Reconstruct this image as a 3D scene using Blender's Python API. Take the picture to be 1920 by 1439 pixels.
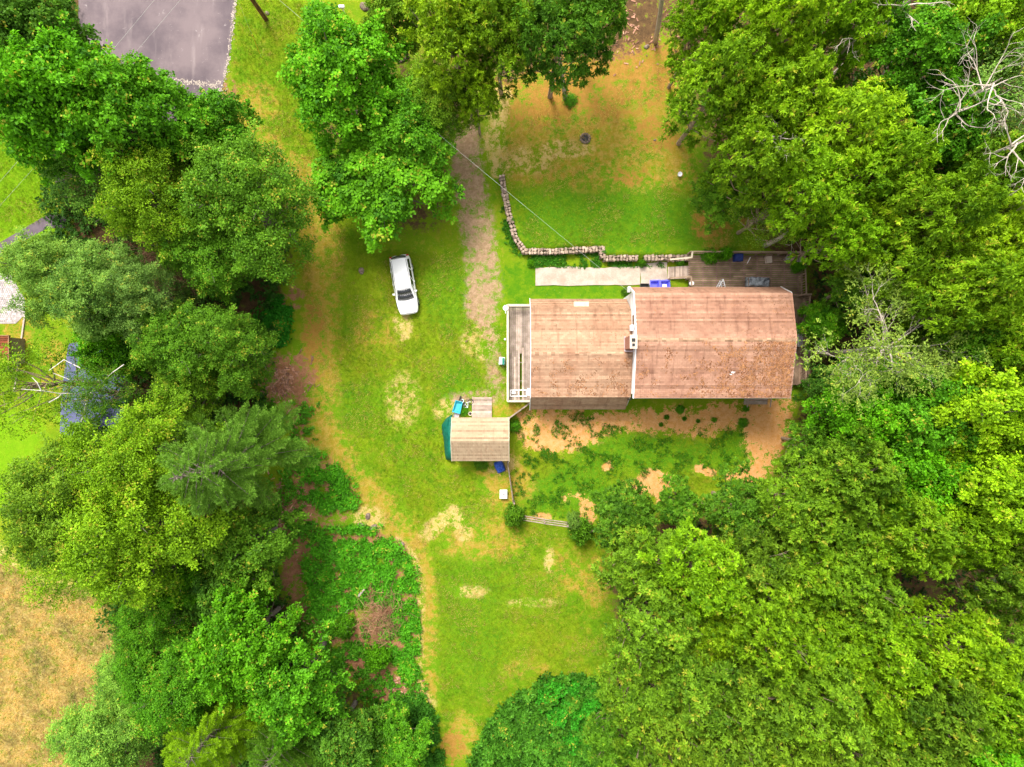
import bpy, math, random
import numpy as np
from mathutils import Vector, Matrix, noise as mnoise

# ------------------------------------------------------------------ camera, light
scene = bpy.context.scene
for o in list(bpy.data.objects): bpy.data.objects.remove(o)
C = scene.collection
HC = 58.0; F = 1326.0                       # camera height (m), focal length in photo pixels
cam = bpy.data.cameras.new('camera'); camo = bpy.data.objects.new('camera', cam); C.objects.link(camo)
camo.location = (0, 0, HC); camo.rotation_euler = (0, 0, 0)
cam.sensor_width = 36; cam.lens = 36*F/1920; cam.clip_end = 5000; cam.clip_start = 1
scene.camera = camo
SUN = Vector((-0.25, 0.62, 1.0)).normalized()
world = bpy.data.worlds.new('World'); scene.world = world; world.use_nodes = True
nt = world.node_tree; nt.nodes.clear()
sky = nt.nodes.new('ShaderNodeTexSky'); sky.sky_type = 'NISHITA'; sky.sun_disc = False
sky.sun_elevation = math.asin(SUN.z); sky.sun_rotation = math.atan2(SUN.x, SUN.y)
sky.dust_density = 4.0; sky.air_density = 1.0; sky.ozone_density = 0.6
hs = nt.nodes.new('ShaderNodeHueSaturation'); hs.inputs['Saturation'].default_value = 0.15
bg = nt.nodes.new('ShaderNodeBackground'); bg.inputs[1].default_value = 0.12
wo = nt.nodes.new('ShaderNodeOutputWorld')
nt.links.new(sky.outputs[0], hs.inputs['Color']); nt.links.new(hs.outputs[0], bg.inputs[0]); nt.links.new(bg.outputs[0], wo.inputs[0])
sl = bpy.data.lights.new('sun', 'SUN'); sl.energy = 1.5; sl.angle = math.radians(18); sl.color = (1.0, 0.94, 0.83)
slo = bpy.data.objects.new('sun', sl); C.objects.link(slo)
slo.rotation_euler = SUN.to_track_quat('Z', 'Y').to_euler(); slo.location = SUN*100
scene.view_settings.view_transform = 'Standard'; scene.view_settings.look = 'None'
scene.view_settings.gamma = 1; scene.view_settings.use_curve_mapping = False
scene.view_settings.exposure = 1.58
scene.render.resolution_x = 1024; scene.render.resolution_y = 767

rng = np.random.default_rng(7); R = random.Random(11)
def W(px, py, z=0.0):
    k = (HC-z)/F
    return ((px-960)*k, (719.5-py)*k, z)

# ------------------------------------------------------------------ helpers
class MB:
    def __init__(s): s.v = []; s.f = []; s.t = []
    def quad(s, a, b, c, d, t=0.5):
        n = len(s.v); s.v += [tuple(a), tuple(b), tuple(c), tuple(d)]; s.f.append((n, n+1, n+2, n+3)); s.t.append(t)
    def poly(s, pts, t=0.5):
        n = len(s.v); s.v += [tuple(p) for p in pts]; s.f.append(tuple(range(n, n+len(pts)))); s.t.append(t)
    def hexa(s, p, t=0.5):                 # p: 4 bottom + 4 top, both counter-clockwise from above
        n = len(s.v); s.v += [tuple(q) for q in p]
        for f in ((3,2,1,0),(4,5,6,7),(0,1,5,4),(1,2,6,5),(2,3,7,6),(3,0,4,7)):
            s.f.append(tuple(n+i for i in f)); s.t.append(t)
    def box(s, x0, x1, y0, y1, z0, z1, t=0.5):
        s.hexa([(x0,y0,z0),(x1,y0,z0),(x1,y1,z0),(x0,y1,z0),(x0,y0,z1),(x1,y0,z1),(x1,y1,z1),(x0,y1,z1)], t)
    def bar(s, a, b, w, h, t=0.5):         # beam from a to b, width w sideways, height h (centred)
        a = Vector(a); b = Vector(b); d = (b-a).normalized()
        up = Vector((0,0,1)) if abs(d.z) < 0.95 else Vector((0,1,0))
        sd = d.cross(up).normalized(); u = sd.cross(d).normalized()
        sd *= w/2; u *= h/2
        s.hexa([a-sd-u, a+sd-u, b+sd-u, b-sd-u, a-sd+u, a+sd+u, b+sd+u, b-sd+u], t)
    def tube(s, pts, rad, n=6, t=0.5, cap=True):
        pts = [Vector(p) for p in pts]
        if not hasattr(rad, '__len__'): rad = [rad]*len(pts)
        base = len(s.v)
        for i, p in enumerate(pts):
            d = (pts[min(i+1, len(pts)-1)]-pts[max(i-1, 0)]).normalized()
            up = Vector((0,0,1)) if abs(d.z) < 0.9 else Vector((1,0,0))
            a = d.cross(up).normalized(); b = a.cross(d).normalized()
            for k in range(n):
                an = 2*math.pi*k/n; s.v.append(tuple(p+(a*math.cos(an)+b*math.sin(an))*rad[i]))
        for i in range(len(pts)-1):
            for k in range(n):
                s.f.append((base+i*n+k, base+i*n+(k+1)%n, base+(i+1)*n+(k+1)%n, base+(i+1)*n+k)); s.t.append(t)
        if cap:
            s.f.append(tuple(base+k for k in reversed(range(n)))); s.t.append(t)
            s.f.append(tuple(base+(len(pts)-1)*n+k for k in range(n))); s.t.append(t)
    def lathe(s, c, prof, n=16, t=0.5):    # prof: (radius, z)
        base = len(s.v)
        for r, z in prof:
            for k in range(n):
                an = 2*math.pi*k/n; s.v.append((c[0]+r*math.cos(an), c[1]+r*math.sin(an), c[2]+z))
        for i in range(len(prof)-1):
            for k in range(n):
                s.f.append((base+i*n+k, base+i*n+(k+1)%n, base+(i+1)*n+(k+1)%n, base+(i+1)*n+k)); s.t.append(t)
        s.f.append(tuple(base+k for k in reversed(range(n)))); s.t.append(t)
        s.f.append(tuple(base+(len(prof)-1)*n+k for k in range(n))); s.t.append(t)
    def prism(s, pts, z0, z1, t=0.5):
        n = len(pts); b = len(s.v)
        s.v += [(p[0],p[1],z0) for p in pts]+[(p[0],p[1],z1) for p in pts]
        s.f.append(tuple(b+i for i in reversed(range(n)))); s.t.append(t)
        s.f.append(tuple(b+n+i for i in range(n))); s.t.append(t)
        for i in range(n):
            j = (i+1) % n; s.f.append((b+i, b+j, b+n+j, b+n+i)); s.t.append(t)
    def mesh(s, name, mat=None, smooth=False):
        me = bpy.data.meshes.new(name); me.from_pydata(s.v, [], s.f)
        at = me.attributes.new('tint', 'FLOAT', 'FACE'); at.data.foreach_set('value', s.t)
        if mat: me.materials.append(mat)
        if smooth: me.shade_smooth()
        return me
    def build(s, name, mat, parent=None, smooth=False, bevel=0, **kw):
        o = link(name, s.mesh(name, mat, smooth), parent)
        if bevel:
            m = o.modifiers.new('bevel', 'BEVEL'); m.width = bevel; m.segments = 2; m.limit_method = 'ANGLE'
        tag(o, **kw); return o
def link(name, data, parent=None, loc=None):
    o = bpy.data.objects.new(name, data); C.objects.link(o)
    if parent: o.parent = parent
    if loc: o.location = loc
    return o
def tag(o, label=None, cat=None, group=None, kind=None):
    if label: o['label'] = label
    if cat: o['category'] = cat
    if group: o['group'] = group
    if kind: o['kind'] = kind
    return o
def thing(name, label, cat, loc=(0,0,0), rz=0, group=None):
    o = link(name, None, loc=loc); o.rotation_euler = (0,0,rz); o.empty_display_size = .3
    return tag(o, label, cat, group)
def npmesh(name, verts, quads, tint, mat):
    me = bpy.data.meshes.new(name); n = len(verts); m = len(quads)
    me.vertices.add(n); me.vertices.foreach_set('co', np.asarray(verts, np.float32).ravel())
    k = quads.shape[1]
    me.loops.add(m*k); me.loops.foreach_set('vertex_index', quads.astype(np.int32).ravel())
    me.polygons.add(m); me.polygons.foreach_set('loop_start', np.arange(0, m*k, k, dtype=np.int32))
    me.update(calc_edges=True)
    at = me.attributes.new('tint', 'FLOAT', 'FACE'); at.data.foreach_set('value', np.asarray(tint, np.float32))
    me.materials.append(mat); return me

# ------------------------------------------------------------------ materials
class N:
    def __init__(s, name):
        s.m = bpy.data.materials.new(name); s.m.use_nodes = True; s.t = s.m.node_tree; s.t.nodes.clear()
        s.out = s.t.nodes.new('ShaderNodeOutputMaterial')
    def n(s, typ, ins=None, **kw):
        x = s.t.nodes.new(typ)
        for k, v in kw.items(): setattr(x, k, v)
        for k, v in (ins or {}).items():
            if isinstance(v, bpy.types.NodeSocket): s.t.links.new(v, x.inputs[k])
            else: x.inputs[k].default_value = v
        return x
    def math(s, op, a, b=0.0, clamp=False):
        return s.n('ShaderNodeMath', {0: a, 1: b}, operation=op, use_clamp=clamp).outputs[0]
    def mix(s, f, a, b, mode='MIX'):
        x = s.t.nodes.new('ShaderNodeMix'); x.data_type = 'RGBA'; x.blend_type = mode
        for k, v in ((0, f), (6, a), (7, b)):
            if isinstance(v, bpy.types.NodeSocket): s.t.links.new(v, x.inputs[k])
            else: x.inputs[k].default_value = (v if k == 0 else (*v, 1) if len(v) == 3 else v)
        return x.outputs[2]
    def noise(s, scale, detail=4, rough=0.55, vec=None, dist=0.0):
        i = {'Scale': scale, 'Detail': detail, 'Roughness': rough, 'Distortion': dist}
        if vec is not None: i['Vector'] = vec
        return s.n('ShaderNodeTexNoise', i).outputs['Fac']
    def ramp(s, f, a, b):                  # smooth threshold a..b
        return s.n('ShaderNodeMapRange', {0: f, 1: a, 2: b, 3: 0.0, 4: 1.0}, interpolation_type='SMOOTHSTEP').outputs[0]
    def attr(s, name): return s.n('ShaderNodeAttribute', attribute_name=name).outputs['Fac']
    def pos(s): return s.n('ShaderNodeNewGeometry').outputs['Position']
    def obj(s): return s.n('ShaderNodeTexCoord').outputs['Object']
    def bump(s, h, strength=0.3, dist=0.05):
        return s.n('ShaderNodeBump', {'Strength': strength, 'Distance': dist, 'Height': h}).outputs[0]
    def fin(s, col, rough=0.85, metal=0.0, normal=None, spec=0.3):
        b = s.n('ShaderNodeBsdfPrincipled', {'Roughness': rough, 'Metallic': metal, 'Specular IOR Level': spec})
        if isinstance(col, bpy.types.NodeSocket): s.t.links.new(col, b.inputs['Base Color'])
        else: b.inputs['Base Color'].default_value = (*col, 1)
        if normal is not None: s.t.links.new(normal, b.inputs['Normal'])
        s.t.links.new(b.outputs[0], s.out.inputs[0]); return s.m
def varied(name, a, b, scale=6, rough=0.8, metal=0, bump=0.2, fine=60, spec=0.3, tintamt=0.35):
    s = N(name); v = s.pos()
    f = s.ramp(s.noise(scale, 5, .6, v), .3, .7)
    c = s.mix(f, a, b)
    g = s.noise(fine, 3, .6, v)
    c = s.mix(1.0, c, s.mix(g, (0.72,0.72,0.72), (1.25,1.25,1.25)), 'MULTIPLY')
    t = s.attr('tint')
    lo, hi = 1-tintamt, 1+tintamt
    c = s.mix(1.0, c, s.mix(t, (lo,)*3, (hi,)*3), 'MULTIPLY')
    return s.fin(c, rough, metal, s.bump(g, bump, .02), spec)
def leafmat(name, tip=(0.42,0.36,0.04), tipamt=0.06, translucent=0.30):
    s = N(name); oc = s.n('ShaderNodeObjectInfo').outputs['Color']; t = s.attr('tint')
    c = s.mix(1.0, oc, s.mix(t, (0.28,0.40,0.4), (1.75,1.58,1.5)), 'MULTIPLY')
    c = s.mix(s.math('MULTIPLY', s.ramp(t, 1-tipamt, 1-tipamt*.6), 0.75), c, tip)
    c = s.mix(1.0, c, s.mix(s.noise(1.3, 2, .5, s.pos()), (0.8,0.86,0.9), (1.2,1.13,1.1)), 'MULTIPLY')
    b = s.n('ShaderNodeBsdfPrincipled', {'Roughness': 0.55, 'Specular IOR Level': 0.12, 'Base Color': c})
    tr = s.n('ShaderNodeBsdfTranslucent', {'Color': s.mix(1.0, c, (1.25,1.2,0.6), 'MULTIPLY')})
    mx = s.n('ShaderNodeMixShader', {0: translucent, 1: b.outputs[0], 2: tr.outputs[0]})
    s.t.links.new(mx.outputs[0], s.out.inputs[0]); return s.m

M = {}
M['leaf'] = leafmat('leaf'); M['leaf_plain'] = leafmat('leaf_plain', tipamt=0.02)
M['needle'] = leafmat('needle', tip=(0.25,0.3,0.08), tipamt=0.05, translucent=0.25)
M['bark'] = varied('bark', (0.13,0.10,0.08), (0.22,0.18,0.15), 5, .95, bump=.8, fine=25)
M['bark_pale'] = varied('bark_pale', (0.24,0.17,0.11), (0.38,0.29,0.21), 4, .9, bump=.5, fine=22)
M['dead'] = varied('dead_wood', (0.38,0.31,0.25), (0.52,0.45,0.38), 4, .9, bump=.5)
M['twig'] = varied('brown_twig', (0.20,0.10,0.05), (0.33,0.19,0.10), 3, .9)
def birchmat():
    s = N('birch_bark'); v = s.n('ShaderNodeMapping', {'Vector': s.pos(), 'Scale': (2,2,14)}).outputs[0]
    f = s.ramp(s.noise(1.2, 3, .6, v), .6, .68)
    return s.fin(s.mix(f, (0.7,0.64,0.6), (0.08,0.06,0.05)), .8)
M['birch'] = birchmat()
M['stone_pale'] = varied('pale_chips', (0.26,0.21,0.18), (0.40,0.34,0.28), 3, .95)
M['concrete'] = varied('concrete', (0.34,0.27,0.21), (0.48,0.40,0.33), 1.0, .9, bump=.25, fine=9)
M['stone'] = varied('stone', (0.19,0.135,0.10), (0.42,0.32,0.24), 5, .95, bump=.6, fine=18, tintamt=.45)
M['deck_grey'] = varied('weathered_deck', (0.24,0.18,0.14), (0.40,0.315,0.26), 2.0, .85, bump=.4, fine=30)
M['deck_brown'] = varied('brown_deck', (0.17,0.108,0.07), (0.31,0.21,0.14), 1.2, .8, bump=.4, fine=26)
M['ramp_wood'] = varied('ramp_wood', (0.34,0.25,0.20), (0.46,0.36,0.29), 3, .85, bump=.4)
M['rail_cream'] = varied('cream_rail', (0.50,0.42,0.30), (0.58,0.50,0.38), 4, .7, bump=.1)
M['rail_brown'] = varied('brown_rail', (0.24,0.16,0.105), (0.33,0.23,0.155), 3, .8)
M['fence'] = varied('fence_wood', (0.26,0.19,0.145), (0.38,0.30,0.24), 3, .9)
M['white'] = varied('white_paint', (0.74,0.73,0.74), (0.8,0.79,0.79), 3, .45, bump=.03, tintamt=.06)
M['siding'] = varied('white_siding', (0.70,0.68,0.68), (0.78,0.76,0.75), 2, .55, bump=.05, tintamt=.1)
M['carpaint'] = varied('white_car_paint', (0.82,0.81,0.79), (0.84,0.83,0.81), 1, .3, bump=0, spec=.4, tintamt=.02)
M['black'] = varied('black_plastic', (0.02,0.02,0.02), (0.035,0.033,0.03), 3, .5, bump=.1)
M['rubber'] = varied('rubber', (0.02,0.02,0.02), (0.04,0.038,0.036), 3, .85)
M['steel'] = varied('steel', (0.5,0.5,0.5), (0.6,0.6,0.6), 3, .35, metal=.9, bump=.05)
def glassmat():
    s = N('dark_glass'); return s.fin((0.02,0.022,0.026), .06, 0, None, .9)
M['glass'] = glassmat()
M['lamp_red'] = varied('red_lens', (0.4,0.02,0.01), (0.5,0.03,0.02), 3, .2)
M['lamp_clear'] = varied('clear_lens', (0.6,0.6,0.6), (0.7,0.7,0.7), 3, .15)
M['seat'] = varied('grey_upholstery', (0.16,0.17,0.18), (0.22,0.23,0.24), 3, .9)
M['pole'] = varied('brown_pole', (0.16,0.07,0.03), (0.30,0.14,0.06), 2.5, .85, bump=.5, fine=14)
M['wire'] = varied('wire', (0.42,0.42,0.38), (0.5,0.5,0.45), 1, .5, bump=0)
M['yellow'] = varied('yellow_plastic', (0.7,0.5,0.03), (0.75,0.55,0.05), 3, .5)
M['blue_bin'] = varied('blue_bin', (0.10,0.10,0.62), (0.14,0.14,0.72), 3, .45, bump=.05)
M['navy'] = varied('navy_cloth', (0.01,0.02,0.11), (0.015,0.035,0.18), 5, .6)
M['blue_tarp'] = varied('blue_tarp', (0.03,0.10,0.60), (0.08,0.2,0.80), 6, .4, bump=.4)
M['green_tarp'] = varied('green_tarp', (0.0,0.13,0.09), (0.01,0.24,0.16), 4, .5, bump=.4)
M['teal'] = varied('teal_plastic', (0.03,0.32,0.42), (0.06,0.42,0.5), 6, .4)
M['silver_tarp'] = varied('silver_tarp', (0.07,0.075,0.09), (0.55,0.58,0.62), 3.2, .4, bump=.6, fine=12)
M['tan_cloth'] = varied('tan_cushion', (0.5,0.40,0.32), (0.56,0.46,0.38), 5, .9)
M['grey_cloth'] = varied('grey_cushion', (0.36,0.32,0.32), (0.42,0.38,0.38), 5, .9)
M['slate'] = varied('slate_surface', (0.07,0.082,0.16), (0.11,0.12,0.22), 1.2, .8, fine=30)
M['redroof'] = varied('red_roof', (0.14,0.035,0.012), (0.22,0.06,0.02), 3, .9)
M['flashing'] = varied('pale_flashing', (0.52,0.42,0.44), (0.60,0.50,0.52), 5, .6)
M['mortar'] = varied('chimney_block', (0.52,0.42,0.34), (0.60,0.50,0.42), 8, .9)
M['brick'] = varied('chimney_brick', (0.30,0.12,0.08), (0.42,0.20,0.14), 8, .9)
M['paver'] = varied('patio_paver', (0.36,0.31,0.30), (0.52,0.46,0.43), 5, .9, tintamt=.3)
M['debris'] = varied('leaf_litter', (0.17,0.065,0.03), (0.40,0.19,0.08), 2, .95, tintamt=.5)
M['litter'] = varied('wood_litter', (0.22,0.10,0.06), (0.42,0.23,0.15), 1.5, .95, tintamt=.6)

def shinglemat(name, a, b, dark, leafy=0.0):
    s = N(name); v = s.pos(); t = s.attr('tint')
    c = s.mix(s.ramp(s.noise(.5, 5, .65, v), .35, .68), a, b)
    sv = s.n('ShaderNodeMapping', {'Vector': v, 'Scale': (3.2,0.45,0.6)}).outputs[0]
    c = s.mix(s.math('MULTIPLY', s.ramp(s.noise(1.0, 4, .6, sv), .5, .74), .62), c, dark)   # run-off streaks
    c = s.mix(s.math('MULTIPLY', s.ramp(s.noise(2.2, 6, .75, v), .58, .72), .45), c, (0.50,0.27,0.13))
    c = s.mix(1.0, c, s.mix(t, (0.66,0.63,0.61), (1.3,1.3,1.3)), 'MULTIPLY')
    g = s.noise(55, 3, .7, v)
    c = s.mix(1.0, c, s.mix(g, (0.7,0.7,0.7), (1.25,1.25,1.25)), 'MULTIPLY')
    return s.fin(c, .95, 0, s.bump(g, .35, .01), .15)
M['shingle'] = shinglemat('pink_brown_shingle', (0.38,0.215,0.145), (0.29,0.15,0.10), (0.16,0.078,0.052))
M['shingle_warm'] = shinglemat('warm_tan_shingle', (0.39,0.25,0.16), (0.33,0.185,0.115), (0.19,0.10,0.06))
M['shingle_shed'] = shinglemat('tan_shed_shingle', (0.37,0.28,0.18), (0.33,0.235,0.15), (0.28,0.17,0.11))

def asphalt():
    s = N('asphalt'); v = s.pos()
    c = s.mix(s.ramp(s.noise(.25, 5, .6, v), .35, .65), (0.095,0.072,0.082), (0.17,0.13,0.135))
    sv = s.n('ShaderNodeMapping', {'Vector': v, 'Scale': (.6,.11,1), 'Rotation': (0,0,.10)}).outputs[0]
    c = s.mix(s.math('MULTIPLY', s.ramp(s.noise(1.6, 4, .6, sv), .52, .8), .5), c, (0.32,0.26,0.25))
    c = s.mix(s.math('MULTIPLY', s.ramp(s.noise(1.3, 6, .8, v), .6, .7), .45), c, (0.5,0.44,0.42))
    g = s.noise(40, 3, .7, v)
    c = s.mix(1.0, c, s.mix(g, (0.75,)*3, (1.2,)*3), 'MULTIPLY')
    return s.fin(c, .85, 0, s.bump(g, .3, .01), .3)
M['asphalt'] = asphalt()
M['asphalt_dark'] = varied('path_asphalt', (0.095,0.072,0.088), (0.135,0.105,0.12), 1.5, .9, fine=35)

# ground layers ------------------------------------------------------------------
def groundmat(blade=False):
    s = N('ground' if not blade else 'grass_blade'); v = s.pos()
    big = s.noise(.09, 4, .6, v); mid = s.noise(.5, 6, .68, v); med = s.noise(1.7, 6, .72, v)
    fine = s.noise(9, 5, .75, v); vfine = s.noise(34, 4, .8, v)
    c = s.mix(s.ramp(mid, .38, .62), (0.098,0.215,0.004), (0.150,0.240,0.005))
    c = s.mix(s.math('MULTIPLY', s.ramp(big, .42, .66), .45), c, (0.20,0.225,0.007))
    c = s.mix(s.math('MULTIPLY', s.ramp(med, .50, .66), .55), c, (0.27,0.235,0.02))
    c = s.mix(s.math('MULTIPLY', s.ramp(s.noise(3.6, 5, .8, v), .55, .68), .55), c, (0.33,0.27,0.05))
    c = s.mix(s.math('MULTIPLY', s.ramp(s.noise(.8, 6, .75, v), .56, .66), .5), c, (0.05,0.16,0.004))
    c = s.mix(s.math('MULTIPLY', s.ramp(s.noise(1.1, 6, .8, v), .62, .72), .5), c, (0.35,0.27,0.10))
    if blade:
        c = s.mix(1.0, c, s.mix(s.attr('tint'), (0.75,)*3, (1.6,)*3), 'MULTIPLY'); return s.fin(c, .9, 0, None, .1)
    jit = s.math('ADD', s.math('MULTIPLY', s.math('SUBTRACT', med, .5), 4.5), s.math('MULTIPLY', s.math('SUBTRACT', fine, .5), 2.4))
    jit = s.math('ADD', jit, s.math('MULTIPLY', s.math('SUBTRACT', mid, .5), 3.0))
    def layer(c, name, col, col2, amt=1.0, soft=.22, jm=1.0):
        a = s.math('ADD', s.attr(name), s.math('MULTIPLY', jit, jm))
        gate = s.ramp(s.attr(name), 0.0, 0.4)
        f = s.math('MULTIPLY', s.math('MULTIPLY', s.ramp(a, .5-soft, .5+soft), gate), amt)
        return s.mix(f, c, s.mix(s.ramp(s.noise(2.6, 6, .75, v), .36, .64), col, col2))
    c = layer(c, 'lush', (0.048,0.170,0.004), (0.085,0.195,0.004), .95, .4, .8)
    c = layer(c, 'bright', (0.13,0.29,0.003), (0.16,0.30,0.006), .9, .4, .6)
    c = layer(c, 'dry', (0.26,0.185,0.014), (0.36,0.235,0.05), .9, .55, 1.1)
    c = layer(c, 'rust', (0.34,0.17,0.04), (0.25,0.14,0.02), .9, .5, 1.0)
    c = layer(c, 'straw', (0.50,0.36,0.16), (0.38,0.30,0.07), .85, .5, 1.7)
    c = layer(c, 'gravel', (0.40,0.255,0.175), (0.27,0.165,0.10), .9, .45, .9)
    c = layer(c, 'sand', (0.50,0.235,0.065), (0.57,0.31,0.13), 1.0, .10, .9)
    c = layer(c, 'mulch', (0.33,0.155,0.085), (0.22,0.105,0.05), 1.0, .25, .9)
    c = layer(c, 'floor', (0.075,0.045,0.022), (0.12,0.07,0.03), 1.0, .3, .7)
    c = s.mix(1.0, c, s.mix(fine, (0.70,0.72,0.7), (1.32,1.30,1.3)), 'MULTIPLY')
    c = s.mix(1.0, c, s.mix(vfine, (0.62,0.64,0.62), (1.42,1.38,1.4)), 'MULTIPLY')
    sp = s.n('ShaderNodeTexVoronoi', {'Vector': v, 'Scale': 2.3}).outputs['Distance']
    c = s.mix(s.math('MULTIPLY', s.ramp(sp, .055, .02), .7), c, (0.5,0.40,0.24))    # pale clover heads and chips
    h = s.math('ADD', fine, vfine)
    return s.fin(c, .95, 0, s.bump(h, .7, .06), .1)
M['ground'] = groundmat(); M['blade'] = groundmat(True)

# ------------------------------------------------------------------ the ground sheet
def sstep(a, b, x): t = np.clip((x-a)/(b-a), 0, 1); return t*t*(3-2*t)
WALL = [(941,328),(947,365),(957,410),(968,448),(984,471),(1040,471),(1128,466),(1131,484),(1200,483),(1292,483)]
TZ = 0.62
def terrain_z(x, y):
    x = np.asarray(x, float); y = np.asarray(y, float)
    k = HC/F; px = x/k+960; py = 719.5-y/k
    wx = np.interp(py, [-600,200,328,365,410,448,471,2000], [905,920,941,947,957,968,984,984])
    ww = np.where(py > 330, 2.0, 2.0+(330-py)*.9); ww = np.clip(ww, 2, 120)
    fx = sstep(0, 1, (px-wx)/ww)
    wy = np.interp(px, [0,984,1129,1130,1510,3000], [471,471,467,484,484,484])
    wh = np.clip(np.where(px < 1480, 2.0, 2.0+(px-1480)*1.2), 2, 160)
    fy = sstep(0, 1, (wy-py)/wh)
    return TZ*fx*fy
def gz(x, y): return float(terrain_z(x, y))
def poly_sd(X, Y, pts):                     # signed distance, positive inside (px units)
    d = np.full(X.shape, 1e9); ins = np.zeros(X.shape, bool); n = len(pts)
    for i in range(n):
        x0, y0 = pts[i]; x1, y1 = pts[(i+1) % n]
        ex, ey = x1-x0, y1-y0; wx, wy = X-x0, Y-y0
        t = np.clip((wx*ex+wy*ey)/(ex*ex+ey*ey+1e-9), 0, 1)
        d = np.minimum(d, (wx-ex*t)**2+(wy-ey*t)**2)
        c = ((y0 > Y) != (y1 > Y)) & (X < (x1-x0)*(Y-y0)/((y1-y0) if y1 != y0 else 1e-9)+x0)
        ins ^= c
    d = np.sqrt(d); return np.where(ins, d, -d)
def line_d(X, Y, pts):
    d = np.full(X.shape, 1e9)
    for i in range(len(pts)-1):
        x0, y0 = pts[i]; x1, y1 = pts[i+1]
        ex, ey = x1-x0, y1-y0; wx, wy = X-x0, Y-y0
        t = np.clip((wx*ex+wy*ey)/(ex*ex+ey*ey+1e-9), 0, 1)
        d = np.minimum(d, (wx-ex*t)**2+(wy-ey*t)**2)
    return np.sqrt(d)
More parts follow.
